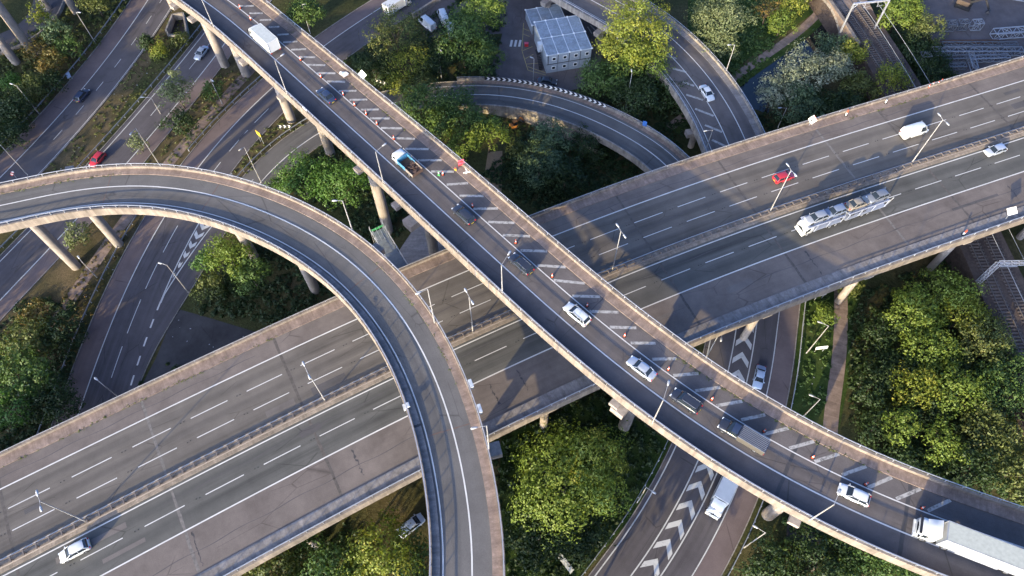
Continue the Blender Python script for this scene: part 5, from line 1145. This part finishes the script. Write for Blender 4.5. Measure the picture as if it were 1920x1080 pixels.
def st4(a, b, c, d): return [(.12, a), (.42, b), (.68, c), (.92, d)]
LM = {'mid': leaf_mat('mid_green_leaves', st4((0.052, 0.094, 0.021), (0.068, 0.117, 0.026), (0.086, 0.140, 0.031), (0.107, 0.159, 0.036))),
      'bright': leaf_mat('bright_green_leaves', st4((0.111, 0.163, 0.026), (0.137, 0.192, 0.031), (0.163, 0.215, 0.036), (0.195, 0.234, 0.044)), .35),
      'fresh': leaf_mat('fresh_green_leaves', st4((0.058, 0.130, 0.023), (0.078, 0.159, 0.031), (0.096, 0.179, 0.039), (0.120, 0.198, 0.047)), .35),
      'dark': leaf_mat('dark_shaded_leaves', st4((0.020, 0.038, 0.010), (0.026, 0.047, 0.012), (0.034, 0.058, 0.015), (0.044, 0.070, 0.018))),  # deep green; also puts shade into scrub and understorey colour
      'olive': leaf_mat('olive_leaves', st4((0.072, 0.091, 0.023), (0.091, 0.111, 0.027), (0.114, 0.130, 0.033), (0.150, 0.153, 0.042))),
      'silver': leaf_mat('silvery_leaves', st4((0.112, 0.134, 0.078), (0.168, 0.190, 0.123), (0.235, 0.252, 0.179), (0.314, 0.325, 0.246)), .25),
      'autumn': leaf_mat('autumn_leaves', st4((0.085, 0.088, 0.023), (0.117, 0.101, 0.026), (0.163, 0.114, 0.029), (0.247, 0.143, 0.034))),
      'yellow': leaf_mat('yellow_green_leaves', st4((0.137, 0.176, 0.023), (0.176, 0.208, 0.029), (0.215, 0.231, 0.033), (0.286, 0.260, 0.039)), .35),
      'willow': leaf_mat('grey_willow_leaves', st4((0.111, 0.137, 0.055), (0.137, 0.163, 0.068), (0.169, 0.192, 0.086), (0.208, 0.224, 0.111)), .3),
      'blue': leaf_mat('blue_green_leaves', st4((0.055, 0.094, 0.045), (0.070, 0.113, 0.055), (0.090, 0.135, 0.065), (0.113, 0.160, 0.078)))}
M_BARK = plain('bark', (.07, .055, .042), .9, var=.3)
def leaf_mesh(name, C, Nrm, S, clump, mat, parent, elong=1.5):
    n = len(C); rnd = RNG.normal(size=(n, 3)); N_ = Nrm+rnd*.36; N_ /= np.linalg.norm(N_, axis=1)[:, None]
    T = np.cross(N_, RNG.normal(size=(n, 3))); T /= np.linalg.norm(T, axis=1)[:, None]+1e-9; B = np.cross(N_, T)
    T *= (S*elong*.5)[:, None]; B *= (S*.5)[:, None]; bend = N_*(S*.18)[:, None]
    V = np.empty((n, 4, 3)); V[:, 0] = C-T; V[:, 1] = C-B*.9+bend; V[:, 2] = C+T; V[:, 3] = C+B*.9+bend
    me = bpy.data.meshes.new(name); me.vertices.add(n*4); me.vertices.foreach_set('co', V.ravel().astype(np.float32))
    me.loops.add(n*4); me.loops.foreach_set('vertex_index', np.arange(n*4, dtype=np.int32)); me.polygons.add(n)
    me.polygons.foreach_set('loop_start', np.arange(0, n*4, 4, dtype=np.int32)); me.polygons.foreach_set('loop_total', np.full(n, 4, np.int32))
    a = me.attributes.new('clump', 'FLOAT', 'FACE'); a.data.foreach_set('value', clump.astype(np.float32)); me.materials.append(mat); me.update(); me.validate()
    o = bpy.data.objects.new(name, me); COL.objects.link(o); o.parent = parent; return o
def crown_points(rx, ry, rz, nl, lobe, dens, leaf, seed, shape='round'):
    """crown of separate leafy boughs: each lobe a shell of leaves pointing outwards from the crown, gaps left between lobes"""
    r = np.random.default_rng(seed); C_, N_, S_, K_ = [], [], [], []; i = 0; tries = 0; cs = []; E = np.array([rx, ry, rz])
    while i < nl and tries < nl*40:
        tries += 1
        d = r.normal(size=3); d /= np.linalg.norm(d)
        if d[2] < -.35: continue
        lump = .84+.24*math.sin(3*d[0]+seed)*math.cos(2.5*d[1]-seed)+.2*math.sin(6*d[1]+2*seed)*math.cos(5*d[0])
        inner = r.random() < .22
        c = d*E*(r.uniform(.2, .5) if inner else r.uniform(.7, 1.06)*lump); R = lobe*r.uniform(.6, 1.3)
        if any(np.linalg.norm((c-q)/[1, 1, .8]) < (R+rq)*.42 for q, rq in cs): continue
        cs.append((c, R)); n = int(dens*R*R/(leaf*leaf)); q = r.normal(size=(n, 3)); q /= np.linalg.norm(q, axis=1)[:, None]
        od = c/E; od /= np.linalg.norm(od)+1e-6; od = od+np.array([0, 0, .25]); od /= np.linalg.norm(od)
        st = 1+.45*np.clip(q@od, 0, 1)**2                      # stretched outwards
        wob = 1+.25*np.sin(q[:, 0]*6+i)*np.cos(q[:, 1]*5+i*2)
        P = c+q*np.array([1, 1, .8])*(R*r.uniform(.6, 1.05, n)*st*wob)[:, None]; keep = (q@od) > r.uniform(-.95, -.35, n)
        out = P/E; out /= np.linalg.norm(out, axis=1)[:, None]+1e-6
        C_.append(P[keep]); N_.append((q*.85+out*.35+np.array([0, 0, .15]))[keep]); S_.append(leaf*r.uniform(.6, 1.3, keep.sum())); K_.append(np.full(keep.sum(), r.random())); i += 1
    return np.vstack(C_), np.vstack(N_), np.hstack(S_), np.hstack(K_)
GROW = 1.2; _sd = [100]; NLEAF = [0]
def tree(px, zc, rx, rz, kind, label, nl=None, lobe=None, leaf=.29, dens=4.6, name='tree', group=None, ry=None, twigs=0, shape='round', base=G, lean=(0, 0)):
    _sd[0] += 1; s = _sd[0]; c = U(*px, zc); rx *= GROW; rz *= 1+(GROW-1)*.6; ry = (ry*GROW if ry else rx); root = thing(name, label, 'tree' if name != 'shrub' else 'shrub', (c[0], c[1], base), 0, group)
    lobe = max(.8, rx*.25); nl = int(30+rx*5)
    P, N_, S, K = crown_points(rx, ry, rz, nl, lobe, dens, leaf, s, shape=shape); P = P+np.array([0, 0, zc-base]); P[:, 2] = np.maximum(P[:, 2], .15)
    leaf_mesh('crown', P, N_, S, K, LM[kind], root); NLEAF[0] += len(P)
    r = random.Random(s); h = zc-base; mb = MB(); tr = max(.1, rx*.036)
    pts = [np.array([0, 0, 0]), np.array([r.uniform(-.3, .3), r.uniform(-.3, .3), h*.45]), np.array([r.uniform(-.5, .5), r.uniform(-.5, .5), h*.85])]
    mb.tube(pts[0], pts[1], tr*1.3, tr, 9); mb.tube(pts[1], pts[2], tr, tr*.6, 9); mb.build('trunk', M_BARK, root, True, False)
    lb = MB()
    for k in range(7+twigs):
        a = r.random()*6.28; e = r.uniform(.1, .9); q = pts[1] if k % 2 else pts[2]; t_ = np.array([math.cos(a)*rx*.8*math.cos(e), math.sin(a)*ry*.8*math.cos(e), h+rz*.85*math.sin(e)*r.uniform(.4, 1)])
        m_ = (q+t_)/2+np.array([0, 0, .25]); lb.tube(q, m_, tr*.45, tr*.28, 6); lb.tube(m_, t_, tr*.28, tr*.07, 6)
        if twigs: 
            for _ in range(2): lb.tube(m_, m_+(t_-m_)*.8+np.array([r.uniform(-1, 1), r.uniform(-1, 1), r.uniform(0, .9)]), tr*.15, tr*.05, 5)
    lb.build('limbs', M_BARK, root, True, False); return root
T = tree
T((1062, 897), -6.8, 7.6, 5.2, 'bright', 'large sunlit bright green tree between the two flyovers at the bottom', ry=6.2)
T((1118, 862), -4.2, 3.6, 3.2, 'yellow', 'yellowing crown top at the right of the large sunlit bottom tree', 24, 1.2, .29)
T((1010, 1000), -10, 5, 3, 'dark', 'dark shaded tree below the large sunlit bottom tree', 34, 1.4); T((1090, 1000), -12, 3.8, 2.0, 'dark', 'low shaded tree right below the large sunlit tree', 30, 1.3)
T((712, 1045), -5.5, 5.0, 4.2, 'yellow', 'yellow green tree at the bottom beside the pale people carrier', 58, 1.3, .29); T((775, 1050), -9.5, 3.4, 3, 'mid', 'small tree tucked against the loop flyover at the bottom', 26, 1.1)
T((600, 1078), -6, 4.8, 4, 'mid', 'mid green tree cut by the bottom edge below the motorway', 46, 1.3); T((505, 1092), -6, 4.5, 4, 'olive', 'olive tree cut by the bottom edge, leftmost there', 40, 1.3)
T((566, 335), -8.5, 4.2, 4.2, 'fresh', 'fresh green round tree left of the pair above the loop', 36, 1.05); T((637, 345), -8.0, 5.0, 4.6, 'fresh', 'fresh green round tree at the lamp above the loop, right of the pair', 44, 1.15); T((528, 345), -11, 2.6, 2.4, 'mid', 'small round tree touching the loop parapet, left of the fresh green pair', 20, .9)
T((428, 478), -10, 3.8, 3.4, 'bright', 'sunlit small tree right of the painted chevron wedge', 30, .95); T((470, 515), -10, 3.2, 2.6, 'mid', 'half lit tree under the loop flyover', 30, 1.0); T((392, 540), -12, 2.6, 2.0, 'olive', 'low olive tree at the lamp base by the kerb', 20, .85); T((385, 490), -11.5, 1.9, 2, 'fresh', 'small fresh tree nearest the chevron wedge', 16, .8)
T((145, 438), -12.3, 2.5, 2.2, 'willow', 'grey green small tree between two loop columns', 22, .9, .29)
T((330, 172), -9.8, 3.2, 3.8, 'willow', 'grey willow tree beside the street, left of the flyover', 28, .9, .29, twigs=5); T((335, 232), -11, 3.1, 2.8, 'dark', 'dark tree just below the grey willow', 30, 1.0); T((258, 270), -12.5, 1.7, 1.8, 'willow', 'thin small willow at the street lamp above the loop', 14, .7, .28, dens=2.2)
T((399, 170), -12, 2.2, 2.2, 'mid', 'small dark green tree by the footpath lamp', 20, .85); T((300, 97), -13, 1.7, 1.7, 'yellow', 'small round yellow bush near the culvert', 22, .6, .26, name='shrub'); T((274, 80), -13.2, 1.6, 1.5, 'dark', 'dark bush left of the round yellow bush', 14, .65, name='shrub'); T((337, 76), -13.4, 1.9, 1.2, 'olive', 'low hedge bush right of the round yellow bush', 16, .65, name='shrub')
T((75, 33), -11.5, 2.6, 2.6, 'yellow', 'yellow green tree between the tall columns at top left', 24, .95); T((103, 60), -11.5, 3.2, 2.8, 'blue', 'grey green tree right of the tall columns', 30, 1.0, twigs=4); T((95, 118), -12, 3.0, 2.4, 'autumn', 'orange autumn tree near the left street', 28, .95); T((68, 98), -12.5, 2.8, 2.2, 'autumn', 'brownish shrubby tree at the column foot', 18, .9, dens=2.2, twigs=6)
T((130, 92), -11.8, 2.6, 2.4, 'mid', 'mid green tree right of the orange autumn tree', 24, .95); T((60, 165), -12, 3.2, 2.4, 'olive', 'olive thorn bush below the orange autumn tree', 32, .9, .28); T((100, 155), -12.3, 2.6, 2.2, 'dark', 'dark bush beside the olive thorn bush', 24, .9); T((25, 205), -11.5, 4.0, 3, 'dark', 'dark shaded tree at the left edge above the loop', 38, 1.2); T((20, 255), -12, 3.5, 2.6, 'dark', 'dark shrub tree at the left edge, nearest the loop', 30, 1.1)
T((180, 8), -11.5, 3.2, 2.6, 'olive', 'olive tree cut by the top edge, left of the street', 30, 1.0); T((22, 155), -13, 2.2, 1.5, 'fresh', 'bright small bush at the far left edge', 16, .75, name='shrub')
T((50, 640), -9.8, 4.0, 3.2, 'olive', 'olive tree at the top of the lower left thicket', 42, 1.2); T((62, 590), -11, 2.2, 2.0, 'autumn', 'orange leaved bush in the lower left thicket', 20, .8); T((120, 620), -10.5, 3.6, 3, 'dark', 'dark tree at the right of the lower left thicket', 34, 1.15); T((45, 705), -9, 4.6, 3.6, 'mid', 'broad mid green tree in the middle of the lower left thicket', 52, 1.25); T((15, 765), -9, 3.8, 3.0, 'fresh', 'bright green tree at the left edge of the thicket', 40, 1.15); T((100, 755), -11, 4, 2.8, 'dark', 'dark tree nearest the motorway in the lower left thicket', 36, 1.2)
T((573, 22), -10, 4.0, 3.6, 'mid', 'mid green tree right above the box truck on the flyover', 44, 1.1)
T((742, 72), -6.5, 5.8, 6.4, 'olive', 'tall sparse olive tree with bare twigs at the top centre', 44, 1.15, .29, dens=2.4, twigs=14); T((700, 128), -11, 4.0, 3, 'dark', 'dark tree between the flyover and the upper street', 38, 1.2); T((765, 115), -8, 3.8, 3.6, 'yellow', 'yellowish leafy tree at the foot of the sparse tall tree', 34, 1.05, .29, dens=2.6, twigs=8)
T((905, 25), -5.5, 4.6, 5.2, 'bright', 'bright tree by the upper edge left of the yard', 48, 1.1, .29); T((868, 80), -7.5, 5.4, 5.2, 'mid', 'dark green leafy tree below the bright top tree', 50, 1.2); T((905, 110), -9.5, 4.0, 3.6, 'mid', 'mid green tree beside the yard entrance', 40, 1.15); T((820, 105), -9.5, 4.2, 3.6, 'dark', 'shaded tree behind the slender lamp, top centre', 40, 1.2); T((785, 150), -10.5, 3.4, 2.8, 'olive', 'olive tree right of the black and white chevron board', 30, 1.0); T((745, 160), -11.5, 2.8, 2.2, 'yellow', 'yellow shrub at the three chevron board', 24, .85)
T((795, 195), -8.5, 4.8, 3.8, 'mid', 'large green tree beside the flyover parapet, left of the slip road', 54, 1.2); T((860, 215), -8.5, 5.0, 3.8, 'mid', 'broad green tree covering the slip road', 56, 1.2); T((915, 250), -9, 3.6, 2.8, 'bright', 'sunlit lime tree at the inner side of the slip road', 36, 1.0); T((868, 268), -9.5, 3.4, 2.6, 'bright', 'sunlit tree next to the red slatted sign', 32, 1.0); T((820, 240), -9.8, 3.6, 2.8, 'mid', 'shaded tree by the footway between sign and slip road', 34, 1.1)
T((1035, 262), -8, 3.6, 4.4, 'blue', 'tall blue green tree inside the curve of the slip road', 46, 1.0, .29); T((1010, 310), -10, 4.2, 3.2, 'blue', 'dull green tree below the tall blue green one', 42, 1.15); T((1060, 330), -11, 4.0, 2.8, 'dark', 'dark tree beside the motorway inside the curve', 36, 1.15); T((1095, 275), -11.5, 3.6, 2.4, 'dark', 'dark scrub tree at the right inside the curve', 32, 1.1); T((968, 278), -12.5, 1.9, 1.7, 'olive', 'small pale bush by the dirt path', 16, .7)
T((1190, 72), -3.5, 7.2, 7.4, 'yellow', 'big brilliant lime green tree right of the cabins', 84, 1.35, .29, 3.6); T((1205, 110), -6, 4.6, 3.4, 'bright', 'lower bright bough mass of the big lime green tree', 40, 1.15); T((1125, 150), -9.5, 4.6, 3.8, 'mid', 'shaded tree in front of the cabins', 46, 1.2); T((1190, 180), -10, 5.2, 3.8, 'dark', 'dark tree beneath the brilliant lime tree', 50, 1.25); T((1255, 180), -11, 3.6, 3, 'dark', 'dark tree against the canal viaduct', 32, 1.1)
T((1352, 40), -7, 6.0, 5.4, 'willow', 'large pale sage tree right of the canal viaduct', 66, 1.2, .29, 3.8); T((1345, 88), -10, 4.2, 3, 'willow', 'lower pale sage tree near the canal viaduct lamp', 34, 1.0, .29); T((1465, 45), -11.5, 3.0, 2.4, 'bright', 'round lime tree beside the towpath', 30, .85, .28); T((1440, 18), -10.5, 3.2, 2.6, 'autumn', 'brown half bare tree at the top edge by the canal', 18, .9, dens=1.6, twigs=14); T((1488, 8), -10, 3.4, 3, 'yellow', 'lime tree at the top edge left of the bridge', 34, 1.0)
T((1500, 140), -8.5, 5.0, 3.6, 'silver', 'large silvery white poplar beside the canal', 62, 1.05, .29, 3.6); T((1560, 125), -8.5, 4.0, 3.2, 'silver', 'silvery poplar nearest the railway', 44, 1.0, .29); T((1450, 175), -9.5, 3.6, 3, 'silver', 'silvery poplar at the water edge by the viaduct', 36, 1.0, .29); T((1500, 195), -11, 4.8, 2.8, 'blue', 'shaded grey tree below the silvery poplar', 44, 1.2)
T((1598, 98), -10, 3.2, 2.8, 'yellow', 'yellow green round tree at the railway edge', 34, .9, .29); T((1560, 90), -11.5, 3.4, 2.6, 'blue', 'shaded bush between the canal and the round tree', 28, 1.0); T((1672, 148), -9.5, 3.4, 2.4, 'yellow', 'sunlit tree between railway and motorway', 36, .9, .29); T((1610, 165), -11, 3.6, 2.4, 'olive', 'olive tree close to the motorway parapet', 34, 1.0); T((1570, 200), -12, 4.2, 2.4, 'dark', 'dark scrub at the motorway parapet below the poplars', 36, 1.15)
T((1690, 22), -9, 5.0, 3.8, 'bright', 'wide lime green tree right of the portal gantry', 60, 1.1, .29); T((1738, 58), -9, 3.3, 3.4, 'olive', 'upright golden tree in front of the scrap yard', 40, .85, .29, twigs=8); T((1720, 100), -11.5, 4.0, 2.6, 'dark', 'dark scrub tree below the golden tree', 36, 1.1); T((1750, 135), -12, 4.5, 2.2, 'dark', 'dark scrub by the motorway left of the girders', 38, 1.15)
rt_ = [((1712, 590), -9.4, 4.6, 3.0, 'bright', 'sunlit green tree at the upper left of the right hand wood'), ((1775, 545), -9.4, 4.2, 2.7, 'bright', 'sunlit tree at the top of the right hand wood by the gantry'), ((1840, 640), -9.4, 4.8, 3.0, 'olive', 'brownish tree near the rails in the right hand wood'), ((1745, 650), -9.4, 4.6, 2.9, 'bright', 'sunlit tree at the heart of the right hand wood'), ((1810, 590), -9.4, 4.0, 2.5, 'yellow', 'yellowish tree beside the rails, upper right wood'),
       ((1715, 725), -9.4, 3.8, 2.5, 'yellow', 'pale lime tree at the left of the wood, above the parapet'), ((1795, 735), -9.4, 4.4, 2.7, 'bright', 'sunlit tree right of the pale lime tree'), ((1870, 735), -9.4, 4.2, 2.9, 'mid', 'mid green tree at the right edge of the wood'), ((1690, 800), -9.4, 3.0, 2.2, 'bright', 'small sunlit tree nearest the path in the wood'), ((1765, 830), -9.4, 3.2, 2.2, 'bright', 'small sunlit tree above the flyover parapet'), ((1860, 815), -9.4, 4.6, 2.9, 'olive', 'dull olive tree in the lower right of the wood'), ((1905, 880), -9.4, 4.5, 2.7, 'olive', 'olive tree at the right edge above the flyover'),
       ((1820, 885), -10.5, 4.2, 2.8, 'dark', 'dark tree just above the flyover parapet, lower right'), ((1665, 700), -11.5, 3.4, 2.6, 'dark', 'dark scrub tree between path and wood'), ((1655, 620), -11.5, 3.6, 2.4, 'dark', 'dark scrub tree left of the sunlit wood'), ((1690, 870), -11.5, 4, 2.4, 'dark', 'dark scrub tree under the lower parapet side of the wood'), ((1895, 690), -9.4, 4, 2.5, 'mid', 'mid green tree beside the track at right edge')]
for px, z, rx, rz, k, lab in rt_: T(px, z, rx*(.92 if k != 'dark' else 1), rz, k, lab)
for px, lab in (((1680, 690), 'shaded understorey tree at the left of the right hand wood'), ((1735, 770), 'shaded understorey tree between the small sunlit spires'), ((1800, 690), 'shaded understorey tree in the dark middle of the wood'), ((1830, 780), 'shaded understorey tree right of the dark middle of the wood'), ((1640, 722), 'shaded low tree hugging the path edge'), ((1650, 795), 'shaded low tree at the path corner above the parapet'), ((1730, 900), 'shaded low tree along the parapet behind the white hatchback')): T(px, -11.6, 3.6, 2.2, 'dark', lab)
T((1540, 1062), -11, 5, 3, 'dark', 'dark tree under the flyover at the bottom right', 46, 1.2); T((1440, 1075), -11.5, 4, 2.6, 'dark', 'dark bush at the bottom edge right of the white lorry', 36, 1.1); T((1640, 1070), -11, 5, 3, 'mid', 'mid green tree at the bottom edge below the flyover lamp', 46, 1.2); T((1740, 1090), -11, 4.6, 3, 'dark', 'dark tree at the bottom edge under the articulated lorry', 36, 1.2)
T((1545, 590), -13.4, 1.6, 1.5, 'bright', 'small bright bush at the motorway edge beside the path', 18, .6, .26, name='shrub'); T((1590, 540), -13.6, 1.8, 1.2, 'olive', 'low bush right of the path below the motorway', 14, .65, name='shrub')
# unseen trees added beyond the left edge to cast shade on the streets
for (x, y, z), rx, lab in (((-129, 62, -7), 6.5, 'broad added shade tree beyond the left edge of the view, nearest the loop'), ((-134, 80, -6), 7, 'tall added shade tree second in the belt beyond the left edge'), ((-140, 99, -6), 7, 'tall added shade tree third in the belt beyond the left edge'), ((-147, 119, -6), 7, 'tall added shade tree fourth in the belt beyond the left edge'), ((-152, 138, -6), 7, 'tall added shade tree fifth in the belt beyond the left edge'), ((-122, 44, -7), 6, 'added shade tree beyond the left edge beside the motorway'), ((-150, 80, -5), 7.5, 'tallest added shade tree behind the belt beyond the left edge')):
    q = PR((x, y, z)); T((float(q[0]), float(q[1])), z, rx, 6.0, 'dark', lab, 46, 1.9, .6)
for (x, y), rx, lab in (((-32, 3), 4.8, 'added shade tree below the bottom edge beside the motorway, leftmost'), ((-24, 2), 4.8, 'added shade tree below the bottom edge, second from the motorway'), ((-16, 3), 4.6, 'added shade tree below the bottom edge, third from the motorway'), ((-9, 2), 4.6, 'added shade tree under the loop deck below the bottom edge'), ((-1, 4), 4.6, 'added shade tree below the bottom edge just right of the loop'), ((6, 5), 4.6, 'added shade tree below the bottom edge, second right of the loop'), ((13, 4), 4.4, 'added shade tree below the bottom edge nearest the chevron road')):
    q = PR((x, y, -5.5)); T((float(q[0]), float(q[1])), -5.5, rx, 4.0, 'dark', lab, leaf=.5)  # unseen trees added below the frame to keep the bottom scrub in shade
# ---------------------------------------------------------------- undergrowth, counted by nobody
def inpoly(P, poly):
    x, y = P[:, 0], P[:, 1]; ins = np.zeros(len(P), bool); j = len(poly)-1
    for i in range(len(poly)):
        xi, yi = poly[i]; xj, yj = poly[j]; c = ((yi > y) != (yj > y)) & (x < (xj-xi)*(y-yi)/(yj-yi+1e-12)+xi); ins ^= c; j = i
    return ins
AVOID = [(P1, -7.8, 4.7), (P2, -10.6, 1.3), (P5, -12.2, 6.1), (pr, -1.4, 1.5), (PT, -4.8, 4.8)]
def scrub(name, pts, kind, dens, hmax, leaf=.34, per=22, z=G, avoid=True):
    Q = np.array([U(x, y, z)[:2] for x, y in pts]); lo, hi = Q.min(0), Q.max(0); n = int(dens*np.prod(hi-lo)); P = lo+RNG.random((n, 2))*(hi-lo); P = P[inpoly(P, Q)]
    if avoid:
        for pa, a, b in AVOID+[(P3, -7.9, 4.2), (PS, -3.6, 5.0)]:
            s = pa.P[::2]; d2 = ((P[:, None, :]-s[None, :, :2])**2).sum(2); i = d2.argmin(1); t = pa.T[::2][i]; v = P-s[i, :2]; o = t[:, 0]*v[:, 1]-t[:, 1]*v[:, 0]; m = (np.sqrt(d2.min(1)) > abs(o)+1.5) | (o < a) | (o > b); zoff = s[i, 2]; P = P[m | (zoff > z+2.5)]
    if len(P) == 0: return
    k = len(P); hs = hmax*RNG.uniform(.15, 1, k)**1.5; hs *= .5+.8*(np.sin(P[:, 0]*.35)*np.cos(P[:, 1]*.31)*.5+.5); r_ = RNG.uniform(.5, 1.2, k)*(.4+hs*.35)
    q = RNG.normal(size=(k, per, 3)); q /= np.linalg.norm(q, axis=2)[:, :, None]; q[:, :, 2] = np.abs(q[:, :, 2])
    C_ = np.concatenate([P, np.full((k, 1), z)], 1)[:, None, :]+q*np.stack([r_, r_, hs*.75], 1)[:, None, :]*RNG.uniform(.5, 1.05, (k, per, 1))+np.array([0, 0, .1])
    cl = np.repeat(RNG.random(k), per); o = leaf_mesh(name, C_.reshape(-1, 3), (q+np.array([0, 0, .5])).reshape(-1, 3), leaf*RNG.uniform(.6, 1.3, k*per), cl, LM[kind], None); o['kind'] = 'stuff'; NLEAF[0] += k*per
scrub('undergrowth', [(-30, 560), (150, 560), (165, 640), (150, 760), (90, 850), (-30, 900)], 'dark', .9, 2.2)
scrub('undergrowth', [(-60, 130), (60, 60), (190, -20), (290, -20), (120, 190), (-60, 350)], 'olive', .7, 1.6)
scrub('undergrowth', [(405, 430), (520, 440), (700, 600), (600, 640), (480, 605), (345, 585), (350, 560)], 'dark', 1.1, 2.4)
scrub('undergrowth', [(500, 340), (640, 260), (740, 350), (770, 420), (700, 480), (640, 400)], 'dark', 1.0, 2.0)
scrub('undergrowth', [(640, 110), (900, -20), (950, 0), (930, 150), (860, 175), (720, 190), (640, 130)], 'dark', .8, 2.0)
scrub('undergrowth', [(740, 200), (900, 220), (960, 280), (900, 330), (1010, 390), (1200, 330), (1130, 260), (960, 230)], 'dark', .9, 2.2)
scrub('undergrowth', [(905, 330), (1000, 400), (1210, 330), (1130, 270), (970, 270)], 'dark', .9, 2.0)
scrub('undergrowth', [(1085, 140), (1300, 110), (1330, 230), (1280, 280), (1150, 240)], 'dark', .8, 2.2)
scrub('undergrowth', [(1290, -10), (1480, -10), (1440, 110), (1390, 165), (1340, 110)], 'mid', .8, 1.8)
scrub('undergrowth', [(1410, 215), (1500, 215), (1640, 170), (1790, 150), (1700, 230), (1460, 270)], 'dark', .9, 2.0)
scrub('undergrowth', [(1660, 60), (1760, 60), (1790, 150), (1700, 170)], 'dark', .8, 1.8, z=G+1)
scrub('undergrowth', [(920, 760), (1170, 720), (1240, 830), (1200, 940), (1110, 1090), (930, 1090)], 'dark', 1.0, 1.8)  # darker leaf kind stands in for the shade around the big tree
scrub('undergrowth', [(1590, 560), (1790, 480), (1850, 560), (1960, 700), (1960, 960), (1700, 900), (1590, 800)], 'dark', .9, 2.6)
scrub('undergrowth', [(1400, 1090), (1440, 1010), (1480, 960), (1800, 1090)], 'mid', .8, 1.6)
scrub('undergrowth', [(440, 1090), (650, 980), (700, 1010), (800, 1090)], 'dark', .8, 1.8)
scrub('undergrowth', [(1500, 580), (1560, 545), (1560, 700), (1530, 830), (1490, 760)], 'mid', .8, .5, .22)
scrub('undergrowth', z1([(1275, 1000), (1500, 720), (1620, 640), (1740, 690), (1540, 810), (1330, 1060)]), 'olive', .8, .5, .22, 16, avoid=False)
scrub('verge_weeds', z1([(260, 960), (960, 60), (1100, 150), (520, 880), (300, 1200)]), 'olive', .5, .55, .22, 14)
scrub('verge_weeds', z1([(800, 950), (1300, 330), (1420, 440), (960, 950)]), 'olive', .6, .6, .22, 14)
scrub('verge_weeds', z4([(330, 600), (640, 230), (780, 160), (560, 620), (430, 950), (360, 1078), (300, 900)]), 'autumn', .6, .6, .22, 14)
scrub('undergrowth', [(240, 720), (300, 680), (360, 690), (280, 740)], 'dark', 1.2, 1.6)
scrub('verge_weeds', z1([(560, 260), (700, 90), (760, 40), (640, 260), (380, 560), (0, 960), (-60, 900)]), 'olive', .5, .5, .22, 14)
# scraps of litter on the verges and aprons
def litter(name, pts, n, sz, m):
    Q = np.array([U(x, y, G)[:2] for x, y in pts]); lo, hi = Q.min(0), Q.max(0); P = lo+RNG.random((n*3, 2))*(hi-lo); P = P[inpoly(P, Q)][:n]; mb = MB()
    for x, y in P: s = RNG.uniform(.5, 1.4)*sz; mb.box((x, y, G+.06), (s, s*RNG.uniform(.4, 1), .04), RNG.random()*3)
    mb.build(name, m)['kind'] = 'stuff'
litter('litter', z4([(990, 655), (1200, 715), (1480, 800), (1200, 960), (780, 1120), (880, 930)]), 16, .2, M_SIGNG)
litter('litter', z1([(300, 1000), (960, 60), (1100, 150), (560, 900)]), 40, .18, M_SIGNG)
litter('litter', [(1500, 580), (1560, 545), (1560, 700), (1500, 830)], 10, .16, M_SIGNG)
litter('litter', z4([(330, 600), (640, 230), (780, 160), (560, 620), (430, 950)]), 24, .16, M_SIGNG)
# weeds in the verge joints of the viaducts
def joint_weeds(path, off, z, a, b, n):
    P = []; 
    for _ in range(n): d = RNG.uniform(a, b); P.append(path.at(d+.4*math.sin(d), off+RNG.normal()*.12, z))
    P = np.array(P); per = 6; q = RNG.normal(size=(len(P), per, 3))*np.array([.14, .14, .06]); o = leaf_mesh('joint_weeds', (P[:, None, :]+np.abs(q*[0, 0, 1])+q*[1, 1, 0]).reshape(-1, 3), np.tile([0, 0, 1.], (len(P)*per, 1)), RNG.uniform(.08, .2, len(P)*per), RNG.random(len(P)*per), LM['olive'], None); o['kind'] = 'stuff'
joint_weeds(PM, 3.3, .05, -20, 45, 90); joint_weeds(PM, 3.3, .05, 160, 180, 40); joint_weeds(PB, 7.0, .06, 20, 60, 50); joint_weeds(PB, 6.95, .06, 125, 160, 60); joint_weeds(PA, 2.6, .06, -5, 20, 60); joint_weeds(PA, 2.6, .06, 70, 95, 30)
print('leaves', NLEAF[0])
